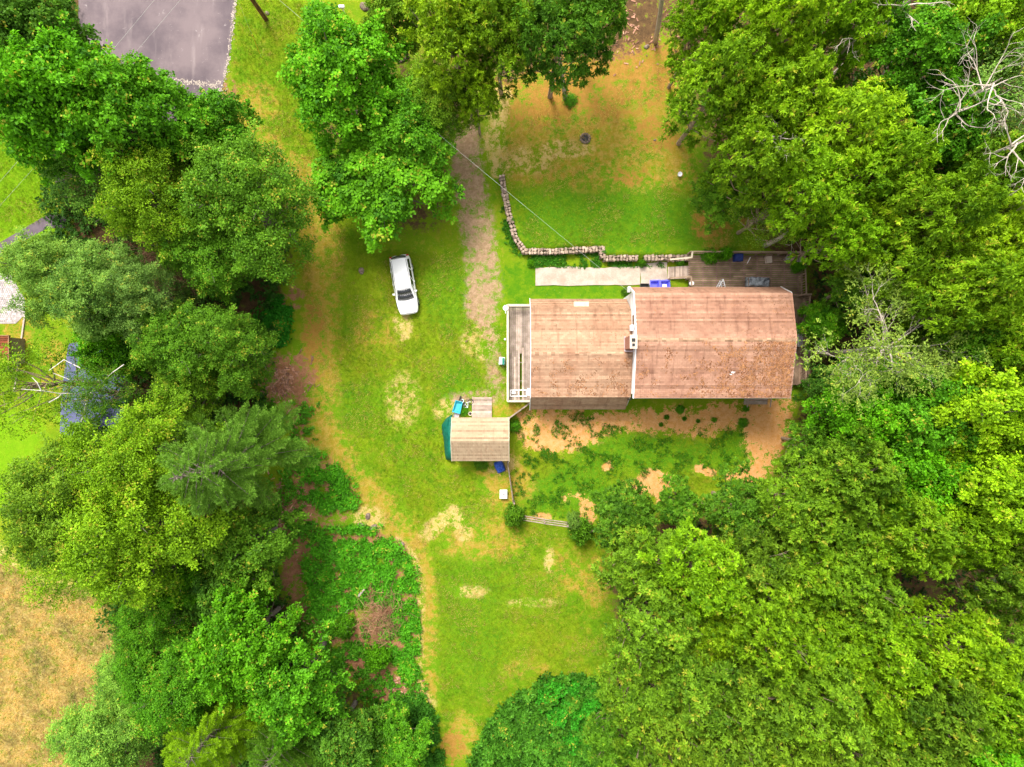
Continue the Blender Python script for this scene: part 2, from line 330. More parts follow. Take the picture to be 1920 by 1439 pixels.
# layer: list of ('p', points, feather, strength) / ('l', points, halfwidth, feather, strength) / ('e', cx, cy, rx, ry, strength)
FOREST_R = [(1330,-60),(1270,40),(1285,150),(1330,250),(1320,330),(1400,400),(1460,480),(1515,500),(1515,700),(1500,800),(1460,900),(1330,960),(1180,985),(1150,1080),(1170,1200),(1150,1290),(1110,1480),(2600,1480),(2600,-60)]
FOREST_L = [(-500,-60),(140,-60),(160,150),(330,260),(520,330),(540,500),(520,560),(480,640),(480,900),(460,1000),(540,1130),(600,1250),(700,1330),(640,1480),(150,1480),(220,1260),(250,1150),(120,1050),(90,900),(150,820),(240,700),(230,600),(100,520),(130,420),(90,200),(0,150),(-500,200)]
LAY = {
 'lush': [('p', [(955,345),(1200,330),(1290,370),(1380,420),(1370,470),(985,468)], 25, .95), ('p', [(990,905),(1080,850),(1120,815),(1240,812),(1330,835),(1395,790),(1405,850),(1370,880),(1240,890),(1130,880),(1160,960),(970,965)], 16, .95),
          ('e',660,760,60,60,.55), ('e',840,560,60,90,.55), ('e',860,720,50,60,.6), ('e',970,590,18,80,.8), ('p', [(940,500),(1000,490),(1170,540),(1180,560),(950,565)], 14,.8),
          ('p',[(800,1010),(900,1000),(960,1100),(960,1250),(880,1330),(830,1250)],40,.45)],
 'bright': [('p', [(-40,235),(20,255),(130,330),(110,400),(0,455),(-300,600),(-300,235)], 20, .95), ('p', [(-200,770),(60,775),(95,820),(40,900),(10,960),(-200,980)], 20, .95), ('e',110,440,70,22,.9), ('e',640,900,40,40,.3), ('e',650,480,80,80,.35),('e',560,20,60,40,.4)],
 'dry': [('e',1000,250,50,70,.9), ('e',1200,200,70,60,.8), ('e',1110,300,80,30,.8), ('e',1250,300,50,60,.8), ('l', [(450,250),(560,330),(610,450),(600,640),(600,800),(650,890),(740,990)], 24, 34, .75), ('p', [(960,130),(1270,110),(1290,250),(1310,350),(1150,345),(950,340),(930,180)], 30, .75), ('p',[(1040,1030),(1150,1050),(1130,1150),(1030,1080)],30,.6),
         ('e',1340,430,40,50,.75), ('e',950,900,60,70,.65), ('e',900,1010,110,50,.5), ('e',470,200,60,60,.5), ('e',440,225,20,40,.9), ('l',[(780,1010),(800,1100),(800,1300)],14,16,.7), ('e',40,610,40,60,.6),('e',100,690,30,60,.6), ('e',990,1260,60,30,.3), ('e',870,1380,30,50,.7),('e',700,620,60,50,.35),('e',960,770,40,15,.8),('e',220,1190,30,60,.8)],
 'rust': [('p', [(930,150),(960,190),(1010,150),(1060,140),(1150,120),(1230,100),(1262,150),(1220,190),(1120,215),(1010,225),(940,210)], 30, 1.0), ('e',1180,330,50,20,.5), ('e',1330,420,40,40,.7), ('e',1230,250,50,40,.55), ('p', [(960,60),(1220,40),(1260,150),(1150,170),(1030,190),(950,160)], 30, .85), ('e',1240,90,60,60,.6), ('e',590,640,26,90,.6), ('e',1390,380,60,60,.8), ('e',850,1400,26,40,.7),('e',570,100,20,30,.3)],
 'straw': [('p', [(-300,1010),(0,1030),(60,1090),(180,1110),(215,1200),(190,1300),(150,1439),(100,1500),(-300,1500)], 22, .85), ('e',755,750,40,62,.36), ('e',755,610,20,34,.7), ('e',940,870,35,24,.6), ('e',900,640,40,40,.5), ('l',[(800,1000),(850,960),(870,1000)],10,14,.7),
           ('l',[(745,1015),(775,1045),(790,1100),(785,1200),(790,1290),(810,1320)],5,9,.6), ('e',690,975,35,28,.8), ('e',1030,1050,10,28,.75), ('e',850,200,30,30,.3), ('l',[(940,180),(925,260),(940,320)],14,14,.7),('e',995,300,50,30,.55),('e',1060,280,60,20,.5),('e',600,20,14,20,.5),('e',840,770,30,24,.7), ('e',880,1110,40,14,.5), ('e',1000,1130,60,10,.4)],
 'gravel': [('l', [(862,180),(868,260),(880,350),(897,440),(908,540),(903,580)], 24, 20, .85), ('l',[(905,580),(925,650),(930,740),(905,745)],12,18,.5), ('e',885,745,50,14,.6), ('e',868,280,22,45,.95)],
 'sand': [('p',[(1395,770),(1478,760),(1470,830),(1432,905),(1405,905),(1412,850),(1395,815)],8,1.0), ('p',[(1000,800),(1080,790),(1060,850),(985,835)],14,.7), ('e',1330,885,18,9,.9), ('e',1370,893,14,8,.9), ('p', [(975,772),(1180,775),(1490,745),(1480,800),(1445,880),(1425,912),(1380,900),(1390,880),(1415,860),(1395,830),(1390,795),(1330,818),(1260,812),(1190,806),(1140,815),(1090,840),(1040,850),(990,840),(965,800)], 12, .95),
          ('p',[(1165,905),(1195,900),(1210,880),(1250,888),(1262,905),(1240,925),(1235,945),(1225,925),(1190,925)],6,.98), ('p',[(1095,930),(1120,945),(1112,990),(1085,980)],8,.9), ('e',1140,875,10,10,.95), ('e',1310,880,14,9,.9), ('e',1010,970,28,8,.8), ('e',1070,935,30,12,.6), ('e',1330,980,60,30,.7), ('e',690,65,14,22,.8), ('e',745,45,20,14,.7)],
 'mulch': [('p', [(490,675),(560,665),(590,700),(580,750),(495,755)], 14, .85), ('p', [(455,960),(540,905),(570,880),(600,930),(590,1000),(560,1030),(500,1010)], 16, .9), ('l',[(560,1010),(545,1090),(590,1160),(620,1200)],16,12,.75), ('p', [(685,1150),(720,1125),(760,1160),(745,1210),(740,1290),(780,1290),(780,1310),(700,1330),(640,1240),(620,1190)], 14, .9), ('l',[(660,1105),(625,1165)],9,8,.85),
           ('e',545,560,30,30,.6), ('e',1460,350,60,40,.8), ('e',1440,130,40,50,.7), ('e',430,170,20,30,.4),('l',[(540,700),(560,800),(560,880)],16,14,.5), ('p', [(1190,-60),(1420,-60),(1260,70),(1150,110),(1090,60)], 20, .8), ('e',1290,985,60,30,.7), ('e',300,480,110,60,.8), ('p',[(570,860),(620,860),(675,930),(650,980),(700,995),(760,1020),(780,1100),(788,1270),(740,1290),(700,1180),(640,1180),(590,1200),(560,1050),(600,980),(560,900)],10,.55)],
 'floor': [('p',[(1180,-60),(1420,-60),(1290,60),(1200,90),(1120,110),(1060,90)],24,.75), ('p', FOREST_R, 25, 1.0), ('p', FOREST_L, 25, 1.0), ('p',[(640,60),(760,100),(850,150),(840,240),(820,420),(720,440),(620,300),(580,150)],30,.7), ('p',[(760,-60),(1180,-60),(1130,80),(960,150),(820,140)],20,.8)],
}
def layer_mask(name, PX, PY):
    a = np.zeros(PX.shape)
    for it in LAY[name]:
        if it[0] == 'p': v = sstep(-it[2]*1.5, it[2]*1.5, poly_sd(PX, PY, it[1]))*it[3]
        elif it[0] == 'l': v = (1-sstep(it[2]-it[3]*.5, it[2]+it[3], line_d(PX, PY, it[1])))*it[4]
        else:
            r = np.sqrt(((PX-it[1])/it[3])**2+((PY-it[2])/it[4])**2); v = (1-sstep(.45, 1.25, r))*it[5]
        a = np.maximum(a, v)
    return a
def make_ground():
    x0, x1, y0, y1, st = -60, 60, -46, 46, 0.25
    nx = int((x1-x0)/st)+1; ny = int((y1-y0)/st)+1
    xs = np.linspace(x0, x1, nx); ys = np.linspace(y0, y1, ny)
    # two far rings carry the same sheet out to the horizon
    xs = np.concatenate([[-2500,-400,-120], xs, [120,400,2500]]); ys = np.concatenate([[-2500,-400,-120], ys, [120,400,2500]])
    nx, ny = len(xs), len(ys)
    X, Y = np.meshgrid(xs, ys); Z = terrain_z(X, Y)
    Z = Z-0.0
    V = np.stack([X, Y, Z], -1).reshape(-1, 3)
    i = np.arange(nx*ny).reshape(ny, nx)
    Q = np.stack([i[:-1,:-1], i[:-1,1:], i[1:,1:], i[1:,:-1]], -1).reshape(-1, 4)
    me = npmesh('ground', V, Q, np.full(len(Q), .5), M['ground']); me.shade_smooth()
    k = HC/F; zz = (HC-Z)/F
    PX = X/zz+960; PY = 719.5-Y/zz
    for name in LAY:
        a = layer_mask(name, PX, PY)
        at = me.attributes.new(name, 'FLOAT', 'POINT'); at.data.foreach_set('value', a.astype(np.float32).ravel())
    tag(link('ground', me), kind='structure')
make_ground()

def sheet(name, pxs, mat, z=0.004, edge=None, kind='structure', wob=0):
    pts = [W(x, y, z) for x, y in pxs]; out = []
    for i in range(len(pts)):
        a = Vector(pts[i]); b = Vector(pts[(i+1) % len(pts)]); n = max(1, int((b-a).length/.5))
        d = (b-a).normalized(); s = Vector((-d.y, d.x, 0))
        for j in range(n):
            p = a.lerp(b, j/n); out.append(p+s*(R.uniform(-wob, wob) if j else 0))
    m = MB(); m.prism([(p.x, p.y) for p in out], z-.12, z); return m.build(name, mat, kind=kind)
sheet('driveway', [(146,-60),(148,60),(160,110),(240,210),(330,255),(412,238),(410,190),(418,160),(428,110),(436,50),(441,0),(443,-60)], M['asphalt'], .03, wob=.06)
# pale chipped margin along the driveway's right side and the joint across it
m = MB()
for k in range(900):
    t = R.random(); px, py = [(441,0),(436,50),(428,110),(418,160),(411,190),(410,238)][min(4, int(t*5))]
    qx, qy = [(441,0),(436,50),(428,110),(418,160),(411,190),(410,238)][min(4, int(t*5))+1]
    u = R.random(); x = px+(qx-px)*u; y = py+(qy-py)*u
    sp = 2.0 if y < 150 else 6.5
    if R.random() < .35: x = 300+R.random()*112; y = 148+(x-300)*.12+R.gauss(0, 2.5); sp = 0
    w = W(x+R.gauss(0, sp)-(0 if y < 150 else 6), y+R.gauss(0, 2), .034); r = R.uniform(.015, .07)
    an = R.random()*6; m.poly([(w[0]+r*math.cos(an+a)*R.uniform(.7,1.2), w[1]+r*math.sin(an+a), .034+.0003*(k%9)) for a in (0,1.2,2.3,3.3,4.4,5.4)], R.random())
m.build('gravel_margin', M['stone_pale'], kind='stuff')
sheet('path', [(-60,505),(-60,475),(0,455),(95,399),(125,405),(122,428),(88,428),(40,455),(0,483)], M['asphalt_dark'], .02)
sheet('path', [(103,318),(120,314),(122,360),(104,352)], M['asphalt_dark'], .02)
sheet('paved_pad', [(128,645),(160,640),(240,665),(240,740),(215,840),(112,812),(115,740)], M['slate'], .02)
sheet('walkway', [(1004,502),(1060,500),(1120,503),(1200,499),(1200,534),(1004,536)], M['concrete'], .09, wob=.05)
o = sheet('path', [(1201,493),(1251,492),(1252,536),(1201,536)], M['concrete'], .06, wob=.06)
# paver patio at the left edge: rows of small pavers
m = MB(); m.prism([W(x,y)[:2] for x,y in ((-80,505),(20,515),(46,560),(47,590),(30,607),(-80,608))], -.05, .03, .2)
ang = 0
for iy in range(24):
    for ix in range(34):
        px = -80+ix*3.9+(iy%2)*1.9; py = 508+iy*4.2
        if poly_sd(np.array([px+2]), np.array([py+2]), [(-80,505),(20,512),(46,560),(47,590),(30,607),(-80,608)])[0] < 2: continue
        a = W(px, py); b = W(px+3.4, py+3.6); m.box(a[0], b[0], b[1], a[1], 0, .05+R.uniform(0,.012), R.random())
m.build('patio_pavers', M['paver'], kind='stuff')
m = MB(); m.bar(W(47,590,.06), W(27,735,.06), .12, .14); tag(m.build('garden_edging', M['concrete']), 'pale concrete edging strip beside the mulch bed at the left', 'edging')

# ------------------------------------------------------------------ foliage prototypes
def unit(v): return v/np.maximum(np.linalg.norm(v, axis=-1, keepdims=True), 1e-9)
def leaves(centers, normals, k, L, Wd, a_lo, a_hi, ctint, g, tjit=.12, droop=.15, spread=.05):
    """k leaves per clump, radiating about the clump normal; returns verts, quads, tint"""
    n = len(centers); c = np.repeat(centers, k, 0); N0 = np.repeat(unit(normals), k, 0)
    h = unit(np.cross(N0, unit(g.normal(size=(n*k, 3)))))
    b = g.uniform(a_lo, a_hi, (n*k, 1)); d = unit(h+N0*b)
    s = unit(np.cross(d, N0+g.normal(size=(n*k, 3))*.45))
    Lr = L*g.uniform(.65, 1.25, (n*k, 1)); w = Wd*g.uniform(.75, 1.25, (n*k, 1))*.5
    p = c+d*g.uniform(.0, 1, (n*k, 1))*spread+g.normal(size=(n*k,3))*spread*.5
    nn = unit(np.cross(s, d))
    v = np.stack([p, p+d*Lr*.5+s*w+nn*w*.25, p+d*Lr-np.array([0,0,1])*Lr*droop, p+d*Lr*.5-s*w+nn*w*.25], 1).reshape(-1, 3)
    q = np.arange(n*k*4).reshape(-1, 4)
    t = np.clip(np.repeat(ctint, k)+g.normal(size=n*k)*tjit, 0, 1)
    return v, q, t
def merge(parts):
    V = []; Q = []; T = []; off = 0
    for v, q, t in parts: V.append(v); Q.append(q+off); T.append(t); off += len(v)
    return np.concatenate(V), np.concatenate(Q), np.concatenate(T)
PR0, PH0 = 4.2, 14.0
scene.cycles.max_bounces = 5; scene.cycles.diffuse_bounces = 3; scene.cycles.transmission_bounces = 3; scene.cycles.glossy_bounces = 2
def broad(seed, style='oak', nl=34, ncl=40, k=16, L=.34, Wd=.12, lobe=.27, gap=0.0, flat=.75, ring=14, clr=.2):
    g = np.random.default_rng(seed); zc = 8.6; Hs = 5.0
    ph0 = g.uniform(0, 6.28, 4); amp = g.uniform(.06, .16, 4)
    def shape(phi): return 1+sum(amp[j]*np.sin((j+2)*phi+ph0[j]) for j in range(4))
    lob = []
    for i in range(nl):
        t = (i+.5)/nl; phi = i*2.39996+g.normal()*.25; rho = math.sqrt(t)*.86
        z = zc+Hs*math.sqrt(max(0, 1-rho*rho))*g.uniform(.50, 1.06)-.5+g.normal()*.35
        rr = rho*PR0*shape(phi)
        lob.append((rr*math.cos(phi), rr*math.sin(phi), z, PR0*lobe*g.uniform(.7, 1.3), g.normal()*.15))
    for i in range(ring):
        phi = i*6.283/ring+g.normal()*.2; rr = PR0*shape(phi)*g.uniform(.72, 1.0)
        lob.append((rr*math.cos(phi), rr*math.sin(phi), zc+g.uniform(-2.6, 1.2), PR0*lobe*g.uniform(.6, 1.05), g.normal()*.09-.05))
    if gap: lob = [l for l in lob if g.random() > gap]
    parts = []; cs = []; ns = []; ct = []
    for (x, y, z, r, dt) in lob:
        m = int(ncl*(r/(PR0*lobe))**2)+4
        u = unit(g.normal(size=(m*2, 3))); u = u[u[:,2] > -.35][:m]; m = len(u)
        # lumpy lobe surface so the outline is uneven
        w = 1+.22*np.sin(u[:,0]*5+seed+x*3)*np.sin(u[:,1]*6+y*2)
        p = u*(r*g.uniform(.72, 1.1, (m,1))*w[:,None]); p[:,2] *= flat
        if style == 'maple': p[:, :2] *= 1+.45*(g.random((m,1)) > .88)
        cs.append(p+np.array([x, y, z])); nrm = u.copy(); nrm[:,2] += .7; ns.append(nrm)
        ct.append(np.clip(.5+dt+g.normal(size=m)*.13, 0, .93))
    shoots = {'oak': 14, 'maple': 60, 'fine': 46, 'sparse': 18}[style]
    for i in range(shoots):                 # leafy shoots that break the outline
        x, y, z, r, dt = lob[int(g.integers(len(lob)))]
        o = np.array([x*.1, y*.1, 0]); d = unit((np.array([x, y, 0])/PR0*g.uniform(.6, 1.5)+np.array([g.normal()*.35, g.normal()*.35, g.uniform(.1, .9)]))[None])[0]
        Ls = g.uniform(.6, 1.5)*(r+.25); q = 7
        st0 = np.array([x, y, z])+d*r*.5
        for j in range(q):
            cs.append((st0+d*Ls*(j+1)/q+g.normal(size=3)*.05)[None]); ns.append((d*.7+np.array([0,0,.7]))[None]); ct.append(np.clip(np.array([.55+dt+.03*j+g.normal()*.08]), 0, .93))
    nlo = int(sum(len(a) for a in cs)*.14); th = g.uniform(0, 6.283, nlo); rh = np.sqrt(g.random(nlo))*.98
    sh = np.array([shape(a) for a in th])
    lp = np.stack([rh*sh*PR0*np.cos(th), rh*sh*PR0*np.sin(th), zc-1.2+(Hs+.6)*np.sqrt(1-rh**2)*g.uniform(.35, 1.0, nlo)], 1)
    cs.append(lp); ns.append(np.stack([np.cos(th)*rh, np.sin(th)*rh, np.full(nlo, .9)], 1)); ct.append(np.clip(.45+g.normal(size=nlo)*.14, 0, .93))
    cs = np.concatenate(cs); ns = np.concatenate(ns); ct = np.concatenate(ct)
    young = g.random(len(ct)) > .978; ct[young] = .99
    v = leaves(cs, ns, k, L, Wd, .05, .95, ct, g, spread=clr)
    # trunk and limbs
    m = MB(); top = zc+2.0
    wob = [(0,0,-.3)]+[(g.normal()*.18*(z/8), g.normal()*.18*(z/8), z) for z in (1.5, 3.5, 5.5, 7.5, top)]
    m.tube(wob, [.30,.25,.21,.18,.13,.05], 8)
    for (x, y, z, r, dt) in lob[::2]:
        z0 = min(top-.5, max(3.2, z-2.2-math.hypot(x, y)*.55)); j = int(np.interp(z0, [0,10], [0,4]))
        a = Vector((0, 0, z0)); b = Vector((x, y, z-.1)); mid = a.lerp(b, .5)+Vector((g.normal()*.25, g.normal()*.25, -.25))
        m.tube([a, mid, b], [.10,.06,.02], 5)
        for q in range(2):
            c = b+Vector((g.normal()*r*.6, g.normal()*r*.6, abs(g.normal())*r*.4)); m.tube([mid.lerp(b, .6), c], [.035,.012], 4)
    return v, m
def pine(seed, R0=4.2, tiers=15, dens=1.0):
    g = np.random.default_rng(seed); cs = []; ns = []; ct = []; m = MB()
    m.tube([(0,0,-.3),(0,0,5),(0,0,10),(0,0,13.9)], [.26,.2,.12,.02], 8)
    for i in range(tiers):
        t = i/(tiers-1); z = 4.0+9.4*t; nb = 6 if t < .8 else 5
        for b in range(nb):
            phi = b*6.283/nb+i*1.1+g.normal()*.18; Lb = R0*(1-t)**.72*g.uniform(.75, 1.1)+.35
            d = np.array([math.cos(phi), math.sin(phi), .16+.35*t]); side = np.array([-math.sin(phi), math.cos(phi), 0])
            o = np.array([0,0,z])
            e = o+d*Lb; e[2] += -.08*Lb
            m.tube([tuple(o), tuple(o+d*Lb*.5), tuple(e)], [.05,.035,.01], 4)
            ntw = int(Lb*5.5)
            for q in range(ntw):
                s = .18+.82*(q+1)/ntw; base = o+d*Lb*s; base[2] -= .08*Lb*s*s
                for sg in (-1, 1):
                    lt = (.28+.62*math.sin(math.pi*min(1, s*.92+.04)))*Lb*.30*g.uniform(.75,1.2)
                    dd = unit((d*.95+side*sg*.75)[None])[0]
                    nn = max(2, int(lt*6.5*dens))
                    for r in range(nn):
                        cs.append(base+dd*lt*(r+1)/nn+np.array([0,0,-.03*r])); ns.append(dd*1.0+np.array([0,0,.9])); ct.append(np.clip(.42+.25*(r+1)/nn+g.normal()*.08, 0, .93))
    cs = np.array(cs); ns = np.array(ns); ct = np.array(ct)
    return leaves(cs, ns, 11, .22, .035, .35, 1.6, ct, g, droop=.02, spread=.05), m
PROTO = {}
def reg(name, v, m, leafm, barkm):
    PROTO[name] = (npmesh('crown', v[0], v[1], v[2], leafm), m.mesh('trunk', barkm))
for i in range(4):
    v, m = broad(100+i, 'oak', nl=54, ring=22, ncl=15, k=14, L=.37, Wd=.125, lobe=.175, clr=.05, flat=.95); reg('oak%d' % i, v, m, M['leaf'], M['bark_pale'])
for i in range(3):
    v, m = broad(200+i, 'maple', nl=66, ring=26, ncl=24, k=10, L=.25, Wd=.18, lobe=.155, flat=1.0, clr=.16); reg('maple%d' % i, v, m, M['leaf_plain'], M['bark'])
for i in range(2):
    v, m = broad(300+i, 'fine', nl=62, ring=24, ncl=34, k=12, L=.17, Wd=.11, lobe=.17, flat=.85, clr=.22); reg('fine%d' % i, v, m, M['leaf'], M['bark'])
for i in range(2):
    v, m = broad(400+i, 'sparse', nl=30, ncl=20, k=9, L=.2, Wd=.11, lobe=.24, gap=.12, clr=.28); reg('sparse%d' % i, v, m, M['leaf'], M['bark_pale'])
v, m = pine(500); reg('pine0', v, m, M['needle'], M['bark'])
v, m = pine(501, tiers=13); reg('pine1', v, m, M['needle'], M['bark'])
# low shrub prototypes: radius 1.3, height 1.6
def shrub(seed, L=.2, Wd=.12):
    g = np.random.default_rng(seed); n = 330
    u = unit(g.normal(size=(n, 3))); u[:,2] = np.abs(u[:,2]); lump = 1+.28*np.sin(u[:,0]*6+seed)*np.sin(u[:,1]*7)
    p = u*g.uniform(.55, 1.05, (n,1))*lump[:,None]*np.array([1.3,1.3,1.45]); nr = u+np.array([0,0,.6])
    v = leaves(p, nr, 12, L, Wd, .05, .9, np.clip(.5+g.normal(size=n)*.15, 0, .95), g, spread=.14)
    m = MB()
    for i in range(9):
        a = i*.7; m.tube([(0,0,-.1),(.35*math.cos(a),.35*math.sin(a),.7),(.9*math.cos(a),.9*math.sin(a),1.1)], [.04,.025,.01], 5)
    return v, m
v, m = shrub(600); reg('shrub0', v, m, M['leaf_plain'], M['bark'])
v, m = shrub(601, .16, .09); reg('shrub1', v, m, M['leaf_plain'], M['bark'])

COL = {'yg': (0.172,0.340,0.008), 'yy': (0.222,0.400,0.008), 'ol': (0.138,0.272,0.012), 'g': (0.088,0.275,0.008), 'bg': (0.105,0.330,0.006),
       'mg': (0.100,0.250,0.012), 'dg': (0.060,0.165,0.012), 'pale': (0.170,0.320,0.050), 'pg': (0.130,0.290,0.026), 'ob': (0.150,0.290,0.014), 'lg': (0.16,0.32,0.04)}
trng = random.Random(5)
def tree(name, proto, px, py, rpx, h, col, label, cat='tree', group=None):
    crown, trunk = PROTO[proto]
    zr = .72*h; x, y, _ = W(px, py, zr); rw = rpx*(HC-zr)/F*(.91 if 'oak' in proto else .97)
    if 'shrub' in proto: s = (rw/1.3, rw/1.3, h/1.5)
    else: s = (rw/PR0, rw/PR0, h/PH0)
    t = thing(name, label, cat, (x, y, gz(x, y)), trng.uniform(0, 6.28), group)
    c = link('crown', crown, t); b = link('trunk', trunk, t)
    c.scale = s; b.scale = s
    br = trng.uniform(.86, 1.14); j = lambda v: v*br*trng.uniform(.97, 1.03)
    cc = COL[col]; c.color = (j(cc[0]), j(cc[1]), cc[2], 1)
    return t
T = []
def t_(kind, px, py, r, h, col, label): T.append((kind, px, py, r, h, col, label))
# right-hand wood
GR = 'oaks and maples of the wood on the right'
t_('oak',1310,58,64,13,'yg','yellow green oak beside the bare leaning trunk at the top edge')
t_('oak',1345,165,92,14,'yg','broad yellow green oak at the top right corner of the brown yard')
t_('oak',1452,50,92,15,'yy','bright yellow oak at the top edge, right of the bare ground')
t_('oak',1462,185,92,15,'yy','bright yellow oak with pale dead sticks on its left flank')
t_('oak',1580,45,84,14,'yg','yellow green oak at the top edge left of the dark gap')
t_('oak',1572,262,112,17,'yy','largest bright yellow oak of the upper wood')
t_('oak',1410,300,82,13,'yg','yellow green oak bordering the dry lawn near the white bucket')
t_('oak',1500,355,84,14,'yg','yellow green oak over the reddish bare patch by the wood deck')
t_('maple',1715,118,96,15,'g','saturated green maple right of the dark gap at the top')
t_('maple',1745,235,92,14,'g','saturated green maple below another one, by the bare dead limbs')
t_('maple',1830,45,96,16,'yg','light green maple at the top edge near the right corner')
t_('sparse',1868,190,105,16,'pale','pale thin leaved tree with bare grey limbs near the right edge')
t_('oak',1822,322,84,13,'ol','olive oak below the pale tree with bare limbs')
t_('oak',1655,318,84,14,'yg','yellow green oak left of the small hole with red floor')
t_('oak',1905,335,80,14,'mg','mid green oak cut by the right edge in the upper wood')
t_('maple',1352,372,52,6,'mg','low dark green sapling at the lower right of the dry lawn')
t_('sparse',1432,405,60,9,'ol','thin olive tree above the rail of the wood deck')
t_('oak',1580,445,66,13,'yg','yellow green oak overhanging the top right corner of the wood deck')
t_('oak',1655,425,88,15,'yy','bright yellow oak second from the deck corner')
t_('oak',1752,402,92,16,'yg','yellow green oak in the middle of the upper right wood')
t_('oak',1855,440,92,16,'yy','yellow tipped oak near the right edge above the middle')
t_('oak',1618,540,62,11,'mg','mid green oak between the deck corner and the branchy grey tree')
t_('oak',1715,522,88,15,'yg','yellow green oak just above the branchy grey tree')
t_('oak',1815,545,92,16,'yg','yellow green oak up and right of the branchy grey tree')
t_('oak',1912,535,78,15,'yy','yellow oak cut by the right edge level with the deck')
t_('maple',1545,610,40,6,'bg','small fresh green tree beside the east side of the house')
t_('maple',1806,650,82,13,'mg','darker green maple right of the branchy grey tree')
t_('oak',1893,660,82,15,'yg','yellow green oak at the right edge level with the chimney')
t_('maple',1552,722,40,7,'dg','small dark tree beside the lower east corner of the house')
t_('maple',1622,770,80,13,'bg','vivid green maple below the branchy grey tree')
t_('maple',1728,772,92,15,'g','saturated green maple right of the vivid green one')
t_('maple',1832,772,96,17,'yy','bright yellow green maple by the right edge, lower half')
t_('maple',1912,815,80,16,'yg','light green maple cut by the right edge, lower half')
t_('oak',1534,835,56,10,'mg','dark olive oak at the right end of the orange sand')
t_('oak',1600,892,84,13,'ol','olive oak between the orange sand and the vivid maples')
t_('maple',1712,885,88,14,'bg','vivid green maple whose twigs overhang a black gap')
t_('maple',1822,900,92,16,'yy','yellow green maple above the large brown gap')
t_('oak',1905,955,80,15,'yg','yellow green oak at the right edge above the large brown gap')
t_('oak',1500,945,82,12,'ol','olive oak just below the right end of the sand')
t_('oak',1592,1005,88,14,'ol','olive oak in the middle of the lower right wood')
t_('oak',1700,1000,88,15,'yg','yellow green oak left above the large brown gap')
t_('oak',1800,998,68,14,'yg','yellow green oak on the upper rim of the large brown gap')
t_('oak',1388,952,66,9,'mg','darker oak at the lower edge of the sand and grass')
t_('oak',1278,948,50,7,'mg','low loose oak on the bare orange patch')
t_('oak',1172,965,62,9,'mg','mid green oak right of the end of the rail fence')
t_('oak',1208,1062,84,12,'ol','olive oak at the left rim of the wood above the bare lawn')
t_('oak',1308,1072,88,14,'yg','yellow green oak with a dark hollow, below the grey log')
t_('oak',1408,1052,82,13,'ol','olive oak right of the grey log')
t_('oak',1502,1090,88,15,'yg','yellow green oak in the heart of the lower wood')
t_('oak',1602,1105,80,14,'ol','olive oak left of the large brown gap')
t_('oak',1885,1080,74,14,'ol','olive oak at the right edge beside the brown gap')
t_('oak',1232,1182,88,13,'ob','grey green big leaved oak on the left rim of the wood')
t_('oak',1338,1172,76,15,'yy','bright yellow oak beside the black cleft')
t_('oak',1440,1185,86,16,'yg','yellow green oak right of the black cleft')
t_('oak',1545,1210,86,15,'yg','yellow green oak straight below the heart of the wood')
t_('oak',1655,1205,82,15,'yg','yellow green oak below the left tip of the brown gap')
t_('oak',1800,1222,84,17,'yy','bright yellow oak below the large brown gap')
t_('oak',1898,1210,78,14,'ol','olive oak by the right edge below the brown gap')
t_('oak',1200,1292,80,12,'ob','grey green oak hanging over the rusty strip at the lawn end')
t_('oak',1302,1290,90,14,'ob','grey green oak second from the lawn in the lower row')
t_('oak',1412,1300,90,16,'ob','light oak with reddish leaf hearts, third from the lawn')
t_('oak',1522,1312,90,16,'ob','light big leaved oak low in the wood, fourth from the lawn')
t_('oak',1635,1310,88,15,'yg','yellow green oak low in the wood under the bright pair')
t_('oak',1748,1320,88,15,'ol','olive oak low in the wood right of centre')
t_('oak',1862,1325,84,14,'yg','yellow green oak low at the right edge')
t_('oak',1160,1385,62,9,'mg','mid green oak right of the thicket at the bottom edge')
t_('oak',1262,1400,86,14,'ob','big leaved grey green oak on the bottom edge, nearest the thicket')
t_('oak',1375,1410,86,16,'ob','big leaved grey green oak on the bottom edge, second from the thicket')
t_('oak',1490,1418,86,16,'ob','big leaved oak on the bottom edge below the light oak')
t_('oak',1605,1425,86,15,'ob','big leaved oak on the bottom edge right of the middle of the wood')
t_('oak',1722,1425,86,15,'ol','olive oak on the bottom edge near the right corner')
t_('maple',1858,1425,96,15,'bg','vivid green maple in the bottom right corner')
NR = len(T)
# left-hand trees
t_('maple',48,55,100,14,'dg','dark dense tree in the top left corner')
t_('maple',-8,165,80,13,'dg','dark dense tree cut by the left edge below the corner one')
t_('maple',125,190,120,17,'bg','fresh green maple whose shoots reach over the driveway, left half')
t_('maple',255,215,105,16,'g','fresh green maple whose shoots reach over the driveway, right half')
t_('maple',395,255,78,11,'g','mid green maple under the foot of the driveway')
t_('sparse',185,330,92,12,'pg','loose feathery tree between the bright lawn and the maples')
t_('fine',285,365,98,14,'yg','yellowish small leaved tree above the broken trunk')
t_('fine',462,375,118,14,'mg','round dark green dense tree at the edge of the left lawn')
t_('fine',395,470,84,11,'mg','dark green lower tree right of the broken trunk')
t_('fine',85,515,74,12,'pale','pale blue green tree over the paver patio')
t_('fine',180,545,84,13,'pale','pale blue green tree right of the one over the patio')
t_('fine',262,555,70,12,'pale','pale blue green tree just below the brushwood')
t_('maple',210,640,62,9,'bg','vivid green small tree above the slate blue pad')
t_('fine',340,640,84,11,'mg','dull green tree below the brushwood, left one')
t_('fine',430,655,72,11,'mg','dull green tree below the brushwood, beside the fern patch')
t_('fine',350,720,72,9,'ol','low olive tree above the blue green pine')
t_('sparse',50,720,92,12,'yg','thin birch with pale arms over the left edge')
